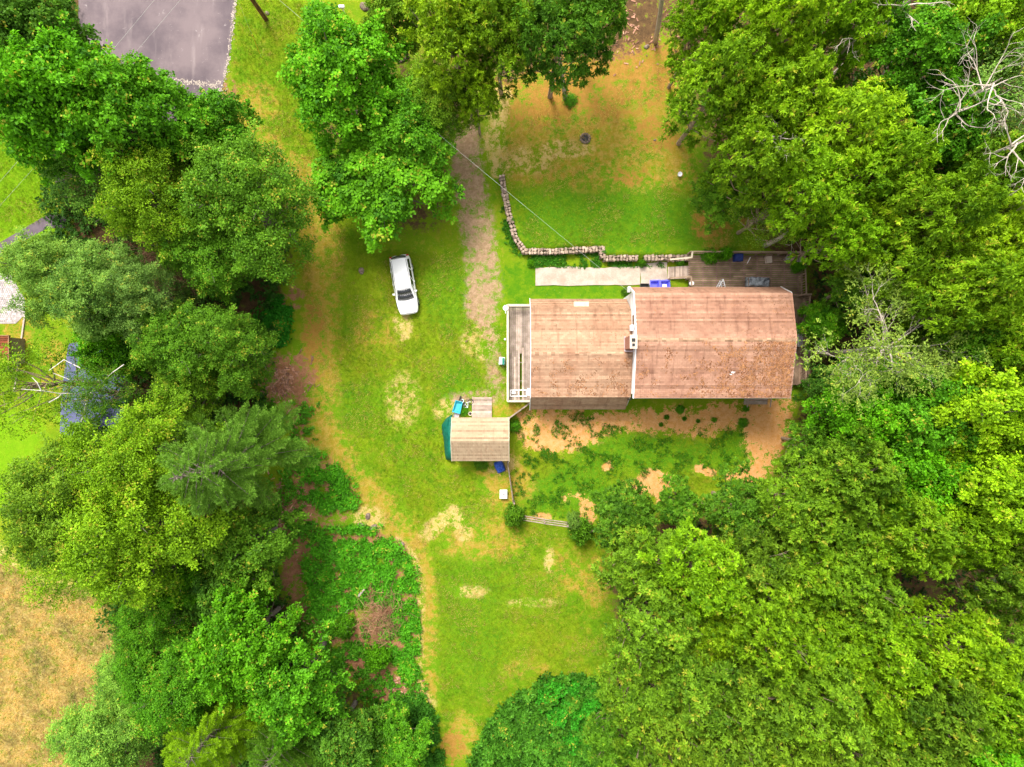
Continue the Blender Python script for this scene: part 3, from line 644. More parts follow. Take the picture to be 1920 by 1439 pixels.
t_('sparse',190,735,58,12,'mg','thin birch standing over the slate blue pad')
t_('pine',385,880,128,17,'pg','tall pale pine with fanned boughs beside the mulch')
t_('fine',248,865,108,15,'yg','olive green oak between the pad and the pale pine')
t_('fine',120,955,112,15,'ol','olive oak reaching to the left edge below the bright lawn')
t_('fine',255,1005,122,16,'yg','wide olive oak above the straw coloured field')
t_('sparse',110,1060,82,11,'yg','thin yellow green tree at the top of the straw field')
t_('maple',348,1092,54,9,'bg','vivid green small tree below the wide olive oak')
t_('maple',455,1030,82,10,'mg','dark green tree left of the fern bed')
t_('maple',420,1125,72,9,'dg','dark tree in the hollow right of the vivid small one')
t_('maple',445,1215,92,13,'bg','vivid green maple in the lower left wood')
t_('fine',280,1195,70,10,'g','green tree at the right border of the straw field')
t_('fine',330,1290,88,12,'g','green tree in the middle of the lower left wood')
t_('maple',548,1290,90,12,'g','green maple between the ferns and the bottom edge')
t_('fine',245,1290,72,9,'lg','pale green tree leaning over the straw field')
t_('fine',185,1400,88,10,'lg','pale green tree on the bottom edge by the straw field')
t_('pine',375,1400,98,15,'yg','yellow green pine on the bottom edge')
t_('pine',515,1415,88,13,'mg','blue green pine on the bottom edge left of the thicket')
t_('maple',630,1392,78,9,'dg','dark tree on the bottom edge beside the fern bed')
t_('maple',735,1405,66,6,'g','low green tree on the bottom edge left of the lawn')
NL = len(T)
# trees at the top middle
t_('maple',640,140,112,12,'bg','bright maple with yellow tips right of the driveway verge')
t_('maple',716,322,116,7.5,'bg','bright green maple behind the parked white car')
t_('maple',760,230,84,9,'g','green maple between the two bright ones')
t_('fine',810,190,72,9,'ol','olive tree over the upper end of the dirt track')
t_('oak',850,70,92,14,'yy','yellow green oak on the top edge over the dirt track')
t_('oak',935,60,84,14,'yg','yellow green oak on the top edge, right of the brightest')
t_('oak',890,178,48,11,'yy','yellow hanging bough of oak over the dirt track')
t_('oak',1045,75,92,14,'mg','dark green oak on the top edge leaning over the bare trunk')
t_('oak',1120,25,66,13,'mg','dark green oak on the top edge left of the brown clearing')
t_('maple',740,30,60,9,'ol','olive tree on the top edge between orange bare spots')
cnt = {}
NAMES = {'oak': 'oak_tree', 'maple': 'maple_tree', 'fine': 'broadleaf_tree', 'sparse': 'thin_tree', 'pine': 'pine_tree'}
NVAR = {'oak': 4, 'maple': 3, 'fine': 2, 'sparse': 2, 'pine': 2}
for i, (kind, px, py, r, h, col, label) in enumerate(T):
    cnt[kind] = cnt.get(kind, 0)+1
    g = GR if i < NR else 'trees of the left wood' if i < NL else 'trees along the top edge'
    if i < NR and kind == 'oak': h *= trng.uniform(.86, 1.16)
    tree(NAMES[kind], kind+str(cnt[kind] % NVAR[kind]), px, py, r, h, col, label, group=g)

# ------------------------------------------------------------------ branchy trees (bare limbs)
def limbs(m, rnd, p, d, L, r, depth, spread=.7, tips=None):
    d = d.normalized(); pts = [p]; rad = [r]; q = p.copy(); n = 4
    for i in range(n):
        d = (d+Vector((rnd.gauss(0,.16), rnd.gauss(0,.16), rnd.gauss(0,.10)))).normalized(); q = q+d*L/n
        pts.append(q.copy()); rad.append(r*(1-.16*(i+1)))
    m.tube(pts, rad, 5, rnd.random())
    if tips is not None and depth <= 1: tips.append(q.copy())
    if depth > 0:
        for j in range(rnd.choice((2,3,3))):
            k = rnd.choice((2,3,4)); a = Vector((rnd.gauss(0,1), rnd.gauss(0,1), rnd.gauss(0,.5))).normalized()
            limbs(m, rnd, pts[k], (d+a*spread), L*rnd.uniform(.5,.75), r*.5, depth-1, spread, tips)
def branchy(name, label, px, py, h, rad, n, seed, leafcol=None, depth=3, cat='tree', mat='bark_pale', r0=.11, zf=.62, nleaf=26):
    rnd = random.Random(seed); x, y, _ = W(px, py, h*.85); t = thing(name, label, cat, (x, y, gz(x, y)))
    m = MB(); zt = h*zf; m.tube([(0,0,-.3),(.1,0,zt*.5),(0,.1,zt*.85),(.05,.05,zt*1.03)], [.22,.15,.09,.025], 8)
    tips = []
    for i in range(n):
        a = 6.283*i/n+rnd.uniform(-.3,.3); d = Vector((math.cos(a), math.sin(a), rnd.uniform(.25,.8)))
        limbs(m, rnd, Vector((0,0,zt*rnd.uniform(.9,1))), d, rad*rnd.uniform(.55,.8), r0, depth, .75, tips)
    m.build('trunk', M[mat], t)
    if leafcol:
        g = np.random.default_rng(seed); P = np.array([tuple(p) for p in tips])
        cs = np.repeat(P, nleaf//4, 0)+g.normal(size=(len(P)*(nleaf//4), 3))*np.array([.42,.42,.25])
        ns = g.normal(size=cs.shape)*.4+np.array([0,0,1.])
        v = leaves(cs, ns, 6, .20, .08, .0, .8, np.clip(.5+g.normal(size=len(cs))*.16,0,.97), g, spread=.1)
        c = link('crown', npmesh('crown', *v, M['leaf']), t); c.color = (*leafcol, 1)
    return t
branchy('branchy_tree', 'thin oak with a net of bare pale limbs right of the house', 1704, 648, 15, 4.0, 12, 21, (0.20,0.31,0.04), 4, r0=.085, nleaf=12, mat='dead', zf=.7)
branchy('dead_tree', 'dead tree with tangled tan limbs at the upper right edge', 1850, 165, 18.2, 3.4, 6, 22, None, 3, mat='dead', zf=.86, r0=.055)
branchy('dead_tree', 'dead grey limbs above the green maple left of the tan tangle', 1790, 215, 16.2, 2.6, 5, 23, None, 2, mat='dead', zf=.86, r0=.06)
branchy('dead_tree', 'dead forked limbs at the right edge below the tan tangle', 1895, 275, 17.2, 2.6, 5, 24, None, 3, mat='dead', zf=.86, r0=.06)
branchy('dead_tree', 'bare white forked twigs beside the reddish patch above the deck', 1500, 425, 9, 1.8, 4, 25, None, 2, mat='dead', r0=.05)
branchy('dead_tree', 'bare grey sticks at the top edge right of the dark gap', 1700, 8, 16.2, 2.2, 4, 26, None, 2, mat='dead', zf=.86, r0=.06)
branchy('dead_tree', 'small bare twigs in the gap left of the green maple at the top', 1600, 80, 14.5, 1.7, 4, 27, None, 2, mat='dead', zf=.86, r0=.04)
branchy('dead_tree', 'bare twigs in the dark cleft under the bright yellow oak', 1458, 262, 15.5, 1.6, 4, 28, None, 2, mat='dead', zf=.86, r0=.04)
branchy('dead_tree', 'bare twigs beside the wide brown hollow under the green wood', 1330, 1215, 12, 1.6, 3, 29, None, 2, mat='dead', r0=.04)

# white birch: leaning white trunk over the slate pad, with long pale arms to the left
def birch():
    b = W(150, 822, 0); t = thing('birch_tree', 'white leaning birch trunk over the slate blue pad with bare arms', 'tree', b)
    def rel(px, py, z): w = W(px, py, z); return (w[0]-b[0], w[1]-b[1], w[2])
    m = MB(); m.tube([rel(150,822,0), rel(156,780,3), rel(163,755,5.2), rel(170,738,7.5), rel(178,728,9.5)], [.13,.11,.09,.06,.03], 7); m.build('trunk', M['birch'], t)
    for pts in ([(141,739,10),(110,738,11),(80,733,12),(40,730,12.5)], [(150,690,10.5),(120,675,11),(92,695,11.5)], [(78,734,12),(70,718,12.4),(60,708,12.6)], [(232,684,9.5),(212,698,9),(198,710,8.5)], [(92,755,10),(110,745,10.6),(114,740,11)], [(152,722,9),(130,712,10),(100,700,10.6)]):
        m = MB(); m.tube([rel(*p) for p in pts], [.035,.03,.02,.012][:len(pts)], 5); m.build('branch', M['birch'], t)
birch()
# bare trunks at the top of the yard
def bare_trunk(label, pts, rad, mat, cat='tree trunk'):
    m = MB(); b = pts[0]; m.tube([Vector(p)-Vector(b) for p in pts], rad, 9)
    o = m.build('tree_trunk', M[mat], smooth=True); o.location = b; tag(o, label, cat); return o
bare_trunk('pale bare tree trunk leaning off the top edge over brown ground', [W(1229,81,.55), W(1233,55,3), W(1238,25,6), W(1243,-15,9.5), W(1246,-50,12)], [.2,.17,.16,.15,.12], 'dead')
bare_trunk('grey trunk under the dark green oak beside the brown clearing', [W(1060,186,.6), W(1056,160,2.2), W(1052,130,4.2), W(1046,98,6.5)], [.19,.17,.17,.14], 'dead')
bare_trunk('grey trunk at the reddish patch above the wood deck', [W(1420,420,.6), W(1420,400,2.5), W(1420,385,4.5)], [.14,.13,.12], 'bark_pale')
# broken trunk and brushwood
t = thing('broken_trunk', 'snapped pale trunk with splintered end lying over brushwood', 'tree trunk', W(345,482,0))
b = W(345,482,0)
def rel(px, py, z): w = W(px, py, z); return (w[0]-b[0], w[1]-b[1], w[2]-b[2])
m = MB(); m.tube([rel(345,482,4.2), rel(325,470,5.0), rel(305,462,5.6), rel(295,458,5.8)], [.26,.25,.23,.12], 9); m.build('trunk', M['dead'], t)
for q in range(9):
    m = MB(); e = rel(283+R.uniform(-6,30), 456+R.uniform(-10,10), 6+R.uniform(-.3,.5)); m.tube([rel(308-q*1.2, 462+R.uniform(-3,3), 5.7), e], [.06,.01], 4); m.build('splinter', M['dead'], t)
m = MB(); m.tube([rel(345,482,-.1), rel(345,482,4.2)], [.34,.26], 9); m.build('stump', M['bark'], t)
def brush(label, cx, cy, rx, ry, n, mat, z=1.2, L=1.5):
    m = MB(); x0, y0, _ = W(cx, cy, z)
    for i in range(n):
        x = R.gauss(0,.5)*rx*.04; y = R.gauss(0,.5)*ry*.04
        b = R.random()*6.28; l = L*R.uniform(.5,1.4); z1 = R.uniform(.1, z+.3)
        p = Vector((x, y, z1)); q = p+Vector((math.cos(b)*l, math.sin(b)*l, R.uniform(-.2,.25))); r = R.uniform(.008,.022)
        m.tube([p, p.lerp(q,.5)+Vector((R.gauss(0,.08), R.gauss(0,.08), .05)), q], [r, r*.8, r*.4], 3, R.random(), cap=False)
    o = m.build('brushwood', M[mat]); o.location = (x0, y0, gz(x0, y0)); tag(o, label, 'brush pile', kind='stuff'); return o
brush('tangle of brown dead brush around the broken trunk', 290, 505, 85, 50, 900, 'twig', 3.2)
brush('brown dead brush in the lower fern bed', 715, 1160, 38, 55, 500, 'twig', .6, 1.0)

# ------------------------------------------------------------------ shrubs and undergrowth
def shr(proto, px, py, r, h, col, label): return tree('shrub', proto, px, py, r, h, col, label, 'shrub')
shr('shrub0',965,972,20,2.4,'mg','dark shrub at the corner where the two fences meet')
shr('shrub0',1092,1000,24,2.6,'mg','green shrub at the right end of the rail fence')
shr('shrub1',1078,982,14,3.2,'pale','pale flowering twiggy shrub over the rail fence')
shr('shrub0',1334,480,17,2.0,'g','green bush leaning over the deck rail, left of the pair')
shr('shrub0',1360,476,12,2.0,'bg','green bush leaning over the deck rail, right of the pair')
shr('shrub1',1205,492,7,1.0,'g','small weed growing between wall and walkway')
shr('shrub1',1277,492,9,.6,'g','creeper growing beside the deck steps')
shr('shrub1',1175,546,9,.8,'mg','small bush at the white corner of the house')
shr('shrub1',1068,192,13,.5,'g','low green plant at the foot of the grey trunk')
shr('shrub1',965,800,12,.8,'g','weeds in the angle between shed and fence')
shr('shrub1',902,869,14,.7,'mg','weeds behind the shed beside the blue tarp')
shr('shrub0',1500,500,12,2.2,'g','bush at the top right corner of the deck rail')
shr('shrub1',870,772,9,.5,'g','weeds between the ramp and the blue green junk')
shr('shrub0',705,1240,24,2.2,'bg','light green young shrub on the mulch beside the brown brush')
shr('shrub1',640,1180,22,1.8,'g','round green shrub in the middle of the fern bed')
shr('shrub1',996,493,7,.6,'bg','small bright weed below the bend of the stone wall')
for i,(px,py,r) in enumerate(((1276,768,8),(1251,783,5),(1284,786,4),(1310,790,4),(1400,767,6),(1394,793,10),(1240,797,4),(1340,788,5))):
    shr('shrub%d'%(i%2), px, py, r, .35, 'g', ['small weed clump on the sand straight below the house, largest of the left cluster','small round weed on the sand left of the largest clump','tiny weed on the sand below the largest clump','tiny weed on the sand near the middle','dark weed clump on the sand near the right end of the house','broad weed clump at the tip of the green strip on the sand','tiny weed at the left of the sand edge','small weed above the green strip on the sand'][i])

def ground_cover(name, label, polys, n, L, Wd, k, col, seed, zt=.3, up=(.2,1.0), dens_noise=True, mat='leaf_plain', kind='stuff', cat='ground cover', thresh=-.08, nsc=.45):
    g = np.random.default_rng(seed); P = []
    for pts in polys:
        xs = [p[0] for p in pts]; ys = [p[1] for p in pts]; A = (max(xs)-min(xs))*(max(ys)-min(ys))
        m_ = int(n*A/1e4); px = g.uniform(min(xs), max(xs), m_); py = g.uniform(min(ys), max(ys), m_)
        px2 = px+g.normal(size=m_)*5; py2 = py+g.normal(size=m_)*5
        ok = poly_sd(px2, py2, pts) > 0
        P.append(np.stack([px[ok], py[ok]], 1))
    P = np.concatenate(P)
    if mat == 'blade':
        bare = np.max([layer_mask(l, P[:,0], P[:,1]) for l in ('dry','rust','straw','sand','gravel','mulch','floor')], 0)
        bare = bare*1.6+layer_mask('lush', P[:,0], P[:,1])*.6; P = P[g.random(len(P)) > bare]
    kk = HC/F; x = (P[:,0]-960)*kk; y = (719.5-P[:,1])*kk
    if dens_noise:
        nz = np.array([mnoise.noise(Vector((a*nsc, b*nsc, seed)))+.5*mnoise.noise(Vector((a*nsc*3, b*nsc*3, seed))) for a, b in zip(x, y)]); ok = nz > thresh; x = x[ok]; y = y[ok]; nz = nz[ok]
    else: nz = np.zeros(len(x))
    hh = np.clip(.55+nz*1.1, .15, 1.2); c = np.stack([x, y, terrain_z(x, y)+.03+g.uniform(.2, 1, len(x))*zt*hh], 1); ns = g.normal(size=c.shape)*.35+np.array([0,0,1.])
    v = leaves(c, ns, k, L, Wd, up[0], up[1], np.clip(.5+nz*.5+g.normal(size=len(x))*.12, 0, .97), g, spread=.06, droop=.25)
    o = link(name, npmesh(name, *v, M[mat])); o.color = (*col, 1); tag(o, label, cat, kind=kind); return o
FERN1 = [[(560,855),(600,850),(640,880),(675,935),(665,960),(620,965),(575,930)], [(575,1040),(610,990),(690,985),(740,1015),(775,1060),(785,1120),(788,1270),(755,1285),(735,1210),(700,1130),(650,1140),(640,1175),(590,1160),(565,1090)]]
ground_cover('ferns','bright green ferns covering the bank left of the lawn',FERN1,1100,.34,.09,8,(0.075,0.30,0.010),31,.45,thresh=-.17,nsc=1.0)
ground_cover('ferns','vivid green ground cover patch beside the round dark tree',[[(490,560),(540,535),(550,600),(545,640),(500,660),(475,620)]],1300,.26,.14,8,(0.035,0.23,0.012),32,.3)
ground_cover('weeds','scattered green weeds on the mulch bank',[[(470,750),(590,760),(600,870),(560,880),(600,1010),(520,1040),(480,960),(520,880),(470,850)], [(560,1140),(700,1170),(640,1330),(600,1250),(560,1200)], [(600,1160),(790,1270),(800,1320),(700,1340),(620,1240)]],520,.26,.13,8,(0.075,0.26,0.012),33,.25,thresh=-.02,nsc=.8)
THK = [[(880,1439),(905,1380),(935,1330),(985,1290),(1020,1270),(1060,1262),(1115,1272),(1150,1330),(1160,1460),(870,1460)]]
ground_cover('thicket','dark green thicket at the foot of the lawn on the bottom edge',THK,2600,.26,.12,9,(0.065,0.215,0.014),34,1.6,thresh=-.5,nsc=.9)
ground_cover('thicket','vivid green vines topping the thicket at the lawn end',[[(1000,1290),(1040,1268),(1110,1275),(1125,1310),(1090,1400),(1040,1370)]],1800,.22,.13,8,(0.04,0.26,0.012),35,1.8,thresh=-.05,nsc=.7)
ground_cover('thicket','green thicket at the bottom edge left of the lawn',[[(700,1330),(790,1300),(815,1340),(835,1460),(690,1460)]],2200,.24,.12,9,(0.05,0.19,0.012),36,1.0,thresh=-.4)
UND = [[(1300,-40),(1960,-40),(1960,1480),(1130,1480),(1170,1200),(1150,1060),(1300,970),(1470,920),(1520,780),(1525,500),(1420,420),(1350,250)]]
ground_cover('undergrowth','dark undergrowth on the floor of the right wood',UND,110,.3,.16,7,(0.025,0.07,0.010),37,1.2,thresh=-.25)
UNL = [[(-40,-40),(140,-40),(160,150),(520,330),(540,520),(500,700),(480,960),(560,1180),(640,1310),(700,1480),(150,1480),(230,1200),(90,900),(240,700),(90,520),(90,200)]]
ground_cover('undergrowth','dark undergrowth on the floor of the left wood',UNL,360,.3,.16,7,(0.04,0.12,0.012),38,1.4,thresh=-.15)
ground_cover('weeds','green weeds along the foot of the stone wall',[[(990,478),(1128,473),(1132,490),(1270,492),(1270,502),(1000,500)],[(950,390),(965,440),(984,480),(970,482),(945,430),(940,380)]],2300,.16,.08,7,(0.05,0.19,0.01),39,.16,thresh=-.12)
ground_cover('weeds','green tufts over the sandy back yard',[[(970,780),(1120,770),(1180,800),(1100,850),(980,870)],[(960,850),(1130,830),(1400,800),(1400,880),(1250,900),(1120,890),(1100,970),(970,970)]],1500,.14,.05,6,(0.05,0.17,0.008),40,.08,up=(.6,2.),thresh=.12,nsc=.9)
# lawn tufts: coarse blades and dead stalks over the grass
LAWN = [[(450,-20),(560,0),(620,60),(560,110),(600,250),(640,400),(700,470),(860,480),(900,600),(940,620),(945,740),(840,780),(830,880),(950,900),(960,980),(1080,1010),(1140,1040),(1150,1200),(1130,1250),(1000,1280),(900,1380),(850,1439),(820,1300),(790,1050),(700,960),(620,850),(590,640),(560,480),(590,400),(520,300),(430,230)],
        [(960,190),(1040,180),(1250,120),(1300,330),(1380,460),(990,465),(950,350),(930,250)], [(-20,240),(130,330),(100,400),(-20,450)]]
ground_cover('grass','short uneven grass of the lawns',LAWN+[[(965,780),(1450,770),(1400,900),(1120,960),(965,970)]],1900,.12,.024,5,(0.13,0.21,0.008),41,.05,up=(.8,2.5),thresh=-9,cat='grass',mat='blade')
ground_cover('dry_grass','straw coloured stalks in the worn patches of lawn',LAWN,900,.13,.02,4,(0.36,0.27,0.08),42,.05,up=(.5,2.),thresh=.12,cat='grass')
ground_cover('dry_grass','straw coloured grass of the field at the lower left',[[(-20,1030),(60,1090),(180,1110),(225,1200),(190,1300),(150,1439),(-20,1460)]],2600,.15,.025,5,(0.50,0.36,0.13),43,.10,up=(.4,2.),thresh=-9,cat='grass')
# wood chips / litter on mulch
m = MB(); g = random.Random(3)
for (cx, cy, rx, ry, n) in ((535,715,48,42,260),(525,965,60,55,420),(730,1290,45,30,220),(590,1130,40,60,160),(1400,380,60,60,120),(1200,60,90,60,160),(300,490,70,40,100)):
    for i in range(n):
        x, y, _ = W(cx+rx*.5*g.gauss(0,1), cy+ry*.5*g.gauss(0,1)); z = gz(x,y)+.02
        if mnoise.noise(Vector((x*.6,y*.6,2))) < -.05: continue
        b = g.random()*3.14; l = g.uniform(.05,.22); w = g.uniform(.02,.06); c, s = math.cos(b), math.sin(b)
        m.hexa([(x-l*c+w*s,y-l*s-w*c,z-.02),(x+l*c+w*s,y+l*s-w*c,z-.02),(x+l*c-w*s,y+l*s+w*c,z-.02),(x-l*c-w*s,y-l*s+w*c,z-.02),(x-l*c+w*s,y-l*s-w*c,z+.03),(x+l*c+w*s,y+l*s-w*c,z+.04),(x+l*c-w*s,y+l*s+w*c,z+.03),(x-l*c-w*s,y-l*s+w*c,z+.04)], g.random())
tag(m.build('wood_chips', M['litter']), 'reddish wood chips strewn on the bare ground', 'wood chips', kind='stuff')

# ------------------------------------------------------------------ rocks, logs
def rock_mesh(seed):
    import bmesh
    bm = bmesh.new(); bmesh.ops.create_icosphere(bm, subdivisions=2, radius=1)
    for v in bm.verts: v.co *= 1+.28*mnoise.noise(v.co*1.3+Vector((seed*3.1,0,0))); v.co.z *= .55
    me = bpy.data.meshes.new('rock'); bm.to_mesh(me); bm.free(); me.materials.append(M['stone']); return me
RK = [rock_mesh(i) for i in range(3)]
for i, (px, py, s, lab) in enumerate(((678,508,.32,'pale flat rock on the lawn left of the parked car'),(690,968,.3,'pale rock at the lawn edge above the fern bed, upper one'),(700,990,.38,'pale rock at the lawn edge above the fern bed, lower one'),(676,985,.3,'pale rock hidden in the ferns beside two others'),(1210,95,.25,'small rock at the foot of the bare leaning trunk'),(392,240,.5,'boulder standing in for a white object half under the tree at the driveway foot'),(722,68,.35,'tan rock by the orange bare spot at the top'),(754,112,.4,'tan rock under the olive tree at the top'),(684,14,.45,'grey and white rock at the top edge'),(875,640,.12,'small stone beside the worn gravel'),(755,1020,.2,'small rock on the worn edge of the lawn'),(1225,268,.13,'tiny white stone on the dry lawn'),(501,25,.22,'orange rock at the foot of the utility pole'))):  # boulder at the driveway foot stands in for an unidentified white object
    x, y, _ = W(px, py); o = link('rock', RK[i%3], loc=(x, y, gz(x,y)+s*.12)); o.scale = (s, s*.7, s); o.rotation_euler = (0,0,R.random()*6); tag(o, lab, 'rock', 'loose rocks')
def log(label, a, b, r, mat='dead'):
    A = Vector(W(*a)); B = Vector(W(*b)); m = MB(); m.tube([Vector((0,0,0)), (B-A)*.5+Vector((0,0,.05)), B-A], [r, r*.9, r*.7], 8)
    o = m.build('log', M[mat]); o.location = A; tag(o, label, 'log')
log('pale short log lying across the ferns', (672,1118,.35), (684,1104,.4), .11)
log('thin split log on the mulch below the pale one', (628,1172,.15), (656,1140,.2), .07)
log('grey log lying in the wood below the sand', (1262,1007,.35), (1292,1012,.35), .16)
log('long thin pale stick across the dark lower left wood', (300,740,6.3), (355,756,6.5), .05)
log('pale stick in the dark hollow right of the oak', (400,757,2), (412,742,2.2), .05)
# fire pit
x, y, _ = W(1096,265); fp = thing('fire_pit','round ring of grey stones with ash on the dry lawn','fire pit',(x, y, gz(x,y)))
m = MB(); m.lathe((0,0,0), [(.32,-.05),(.32,.03)], 16); m.build('ash', M['rubber'], fp)
for i in range(11):
    a = i*6.283/11; o = link('stone', RK[i%3], fp, (.36*math.cos(a), .36*math.sin(a), .05)); o.scale = (.13,.1,.18); o.rotation_euler = (0,0,a*2)

# ------------------------------------------------------------------ dry stone retaining wall
wall = thing('stone_wall','dry laid stone retaining wall bending round the raised lawn','wall', W(984,471,0))
ox, oy, _ = W(984,471,0)
SM = []
for i in range(8):
    m = MB(); rr = random.Random(i+50); a, b, c = .5, .5, .5
    j = lambda: rr.uniform(-.09,.09)
    m.hexa([(-a+j(),-b+j(),-c),(a+j(),-b+j(),-c),(a+j(),b+j(),-c),(-a+j(),b+j(),-c),(-a*.9+j(),-b*.9+j(),c+j()),(a*.9+j(),-b*.9+j(),c+j()),(a*.9+j(),b*.9+j(),c+j()),(-a*.9+j(),b*.9+j(),c+j())], rr.random())
    me = m.mesh('stone', M['stone']); SM.append(me)
ns = 0; rr = random.Random(4)
for i in range(len(WALL)-1):
    a = Vector(W(*WALL[i], .6)); b = Vector(W(*WALL[i+1], .6)); Ls = (b-a).length; d = (b-a).normalized(); s = Vector((d.y, -d.x, 0))
    u = 0
    north_side = i < 4
    while u < Ls:
        l = rr.uniform(.15,.33)
        for row in (0, 1):
            if 1228 < W(0,0)[0]+0: pass
            p = a+d*(u+l/2)-s*(.06 if row else -.18)-s*(.04)
            pxx = p.x/((HC-.6)/F)+960
            if 1197 < pxx < 1206 and i > 6: continue
            for cz, hh in ((.2,.4),(.53,.32)):
                if ns >= 298 or cz < .3 and (row or rr.random() < .35): continue
                q = link('stone', SM[rr.randrange(8)], wall, (p.x-ox+rr.uniform(-.02,.02), p.y-oy+rr.uniform(-.02,.02), cz+rr.uniform(-.02,.04)))
                q.scale = (l*rr.uniform(.75,1.05), rr.uniform(.15,.29), hh*rr.uniform(.85,1.08)); q.rotation_euler = (rr.uniform(-.08,.08), rr.uniform(-.08,.08), math.atan2(d.y, d.x)+rr.uniform(-.55,.55)); ns += 1
        u += l+.015
# ------------------------------------------------------------------ the house
hx, hy = 8.98, 0
house = thing('house','two part wooden house under pinkish brown gambrel shingle roofs','house',(hx, 2.5, 0))
OFF = Vector((-hx, -2.5, 0))
def shp(m): m.v = [(v[0]-hx, v[1]-2.5, v[2]) for v in m.v]; return m
def extr(prof, x0, x1, t=.5):
    m = MB(); n = len(prof); m.v = [(x0, p[0], p[1]) for p in prof]+[(x1, p[0], p[1]) for p in prof]
    m.f = [tuple(range(n)), tuple(reversed(range(n, 2*n)))]+[(i, n+i, n+(i+1)%n, (i+1)%n) for i in range(n)]; m.t = [t]*len(m.f); return m
MAIN = [(-.8,0),(-.8,6.02),(3.13,7.2),(6.42,6.3),(6.9,4.5),(6.9,0)]
WING = [(-1.75,0),(-1.75,2.3),(-.95,4.15),(2.23,5.02),(5.5,4.15),(6.4,2.3),(6.4,0)]
shp(extr(MAIN, 9.06, 20.2)).build('wall', M['siding'], house, label='white clapboard wall of the taller part')
shp(extr(WING, 1.65, 9.05)).build('wall', M['siding'], house, label='white clapboard wall of the lower wing')
# clapboards on the visible west gable of the taller part
m = MB()
z = 4.1
while z < 7.0:
    lo = -.78; hi = 6.85 if z < 4.5 else 6.9-(z-4.4)*.25
    if z > 6.0: lo = max(lo, 3.13-(7.15-z)/(1.18/3.93)); 
    if z > 6.3: hi = 3.13+(7.15-z)/(.9/3.3)
    if hi-lo > .2: m.hexa([(9.05,lo,z),(9.06,lo,z),(9.06,hi,z),(9.05,hi,z),(9.035,lo,z+.005),(9.06,lo,z+.13),(9.06,hi,z+.13),(9.035,hi,z+.005)])
    z += .14
shp(m).build('clapboards', M['siding'], house, kind='stuff')
def slope(name, a, b, c, d, mat, expo=.14, tab=.3, label=None, vertical=False, seed=1):
    """a,b = lower edge (left,right); d,c = upper edge. Shingle tabs laid in courses on a deck board"""
    a, b, c, d = map(Vector, (a, b, c, d)); rr = random.Random(seed)
    nrm = (b-a).cross(d-a).normalized()
    if nrm.z < 0: nrm = -nrm
    base = MB(); k = nrm*.10; base.hexa([a-k, b-k, c-k, d-k, a-nrm*.006, b-nrm*.006, c-nrm*.006, d-nrm*.006])
    o = shp(base).build(name, mat, house, label=label)
    m = MB(); H = (d-a).length; Wd = (b-a).length; n = int(H/expo); ex = H/n
    for i in range(n):
        v0, v1 = i/n, min(1, (i+1.02)/n); off = (i%2)*.5; q = int(Wd/tab); row = rr.gauss(0,.22)
        for j in range(-1, q+1):
            u0 = max(0, (j+off)/q); u1 = min(1, (j+1+off)/q-.006/Wd*3)
            if u1-u0 < .002: continue
            P = lambda u, v, hh: (a.lerp(b, u).lerp(d.lerp(c, u), v))+nrm*hh
            h0 = .022+rr.uniform(0,.006)
            t = min(1, max(0, .5+row+rr.gauss(0,.11)))
            m.quad(P(u0,v0,h0), P(u1,v0,h0), P(u1,v1,.004), P(u0,v1,.004), t); m.quad(P(u0,v0,-.004), P(u1,v0,-.004), P(u1,v0,h0), P(u0,v0,h0), t)
    shp(m).build('shingles', mat, o, kind='stuff'); return o
XW, XE = 8.93, 20.42
slope('roof', (XE,7.28,4.4), (XW,7.28,4.4), (XW,6.56,6.5), (XE,6.56,6.5), M['shingle'], label='steep north slope of the taller roof', seed=1)
slope('roof', (XE,6.58,6.5), (XW,6.58,6.5), (XW,3.13,7.4), (XE,3.13,7.4), M['shingle'], label='upper north slope of the taller roof', seed=2)
slope('roof', (XW,-1.05,6.2), (XE,-1.05,6.2), (XE,3.13,7.4), (XW,3.13,7.4), M['shingle'], label='leaf strewn south slope of the taller roof', seed=3)
X0, X1 = 1.42, 9.03
slope('roof', (X1,6.64,2.3), (X0,6.64,2.3), (X0,5.63,4.3), (X1,5.63,4.3), M['shingle_warm'], label='steep north slope of the wing roof', seed=4)
slope('roof', (X1,5.65,4.3), (X0,5.65,4.3), (X0,2.23,5.2), (X1,2.23,5.2), M['shingle_warm'], label='pale tan upper north slope of the wing roof', seed=5)
slope('roof', (X0,-1.03,4.3), (X1,-1.03,4.3), (X1,2.23,5.2), (X0,2.23,5.2), M['shingle_warm'], label='upper south slope of the wing roof', seed=6)
slope('roof', (X0,-2.02,2.3), (X1-.1,-2.02,2.3), (X1-.1,-1.01,4.3), (X0,-1.01,4.3), M['shingle_warm'], label='dark steep south slope of the wing roof', seed=7)
m = MB(); 
for xa, xb, y, z in ((XW,XE,3.13,7.42),(X0,X1,2.23,5.22)):
    x = xa
    while x < xb-.05:
        e = min(xb, x+.3); m.hexa([(x,y-.14,z-.05),(e,y-.14,z-.05),(e,y,z),(x,y,z),(x,y-.14,z-.035),(e,y-.14,z-.035),(e,y+.001,z+.018),(x,y+.001,z+.018)], R.random()); m.hexa([(x,y,z),(e,y,z),(e,y+.14,z-.05),(x,y+.14,z-.05),(x,y,z+.018),(e,y,z+.018),(e,y+.14,z-.035),(x,y+.14,z-.035)], R.random()); x = e
shp(m).build('ridge_caps', M['shingle_warm'], house, kind='stuff')
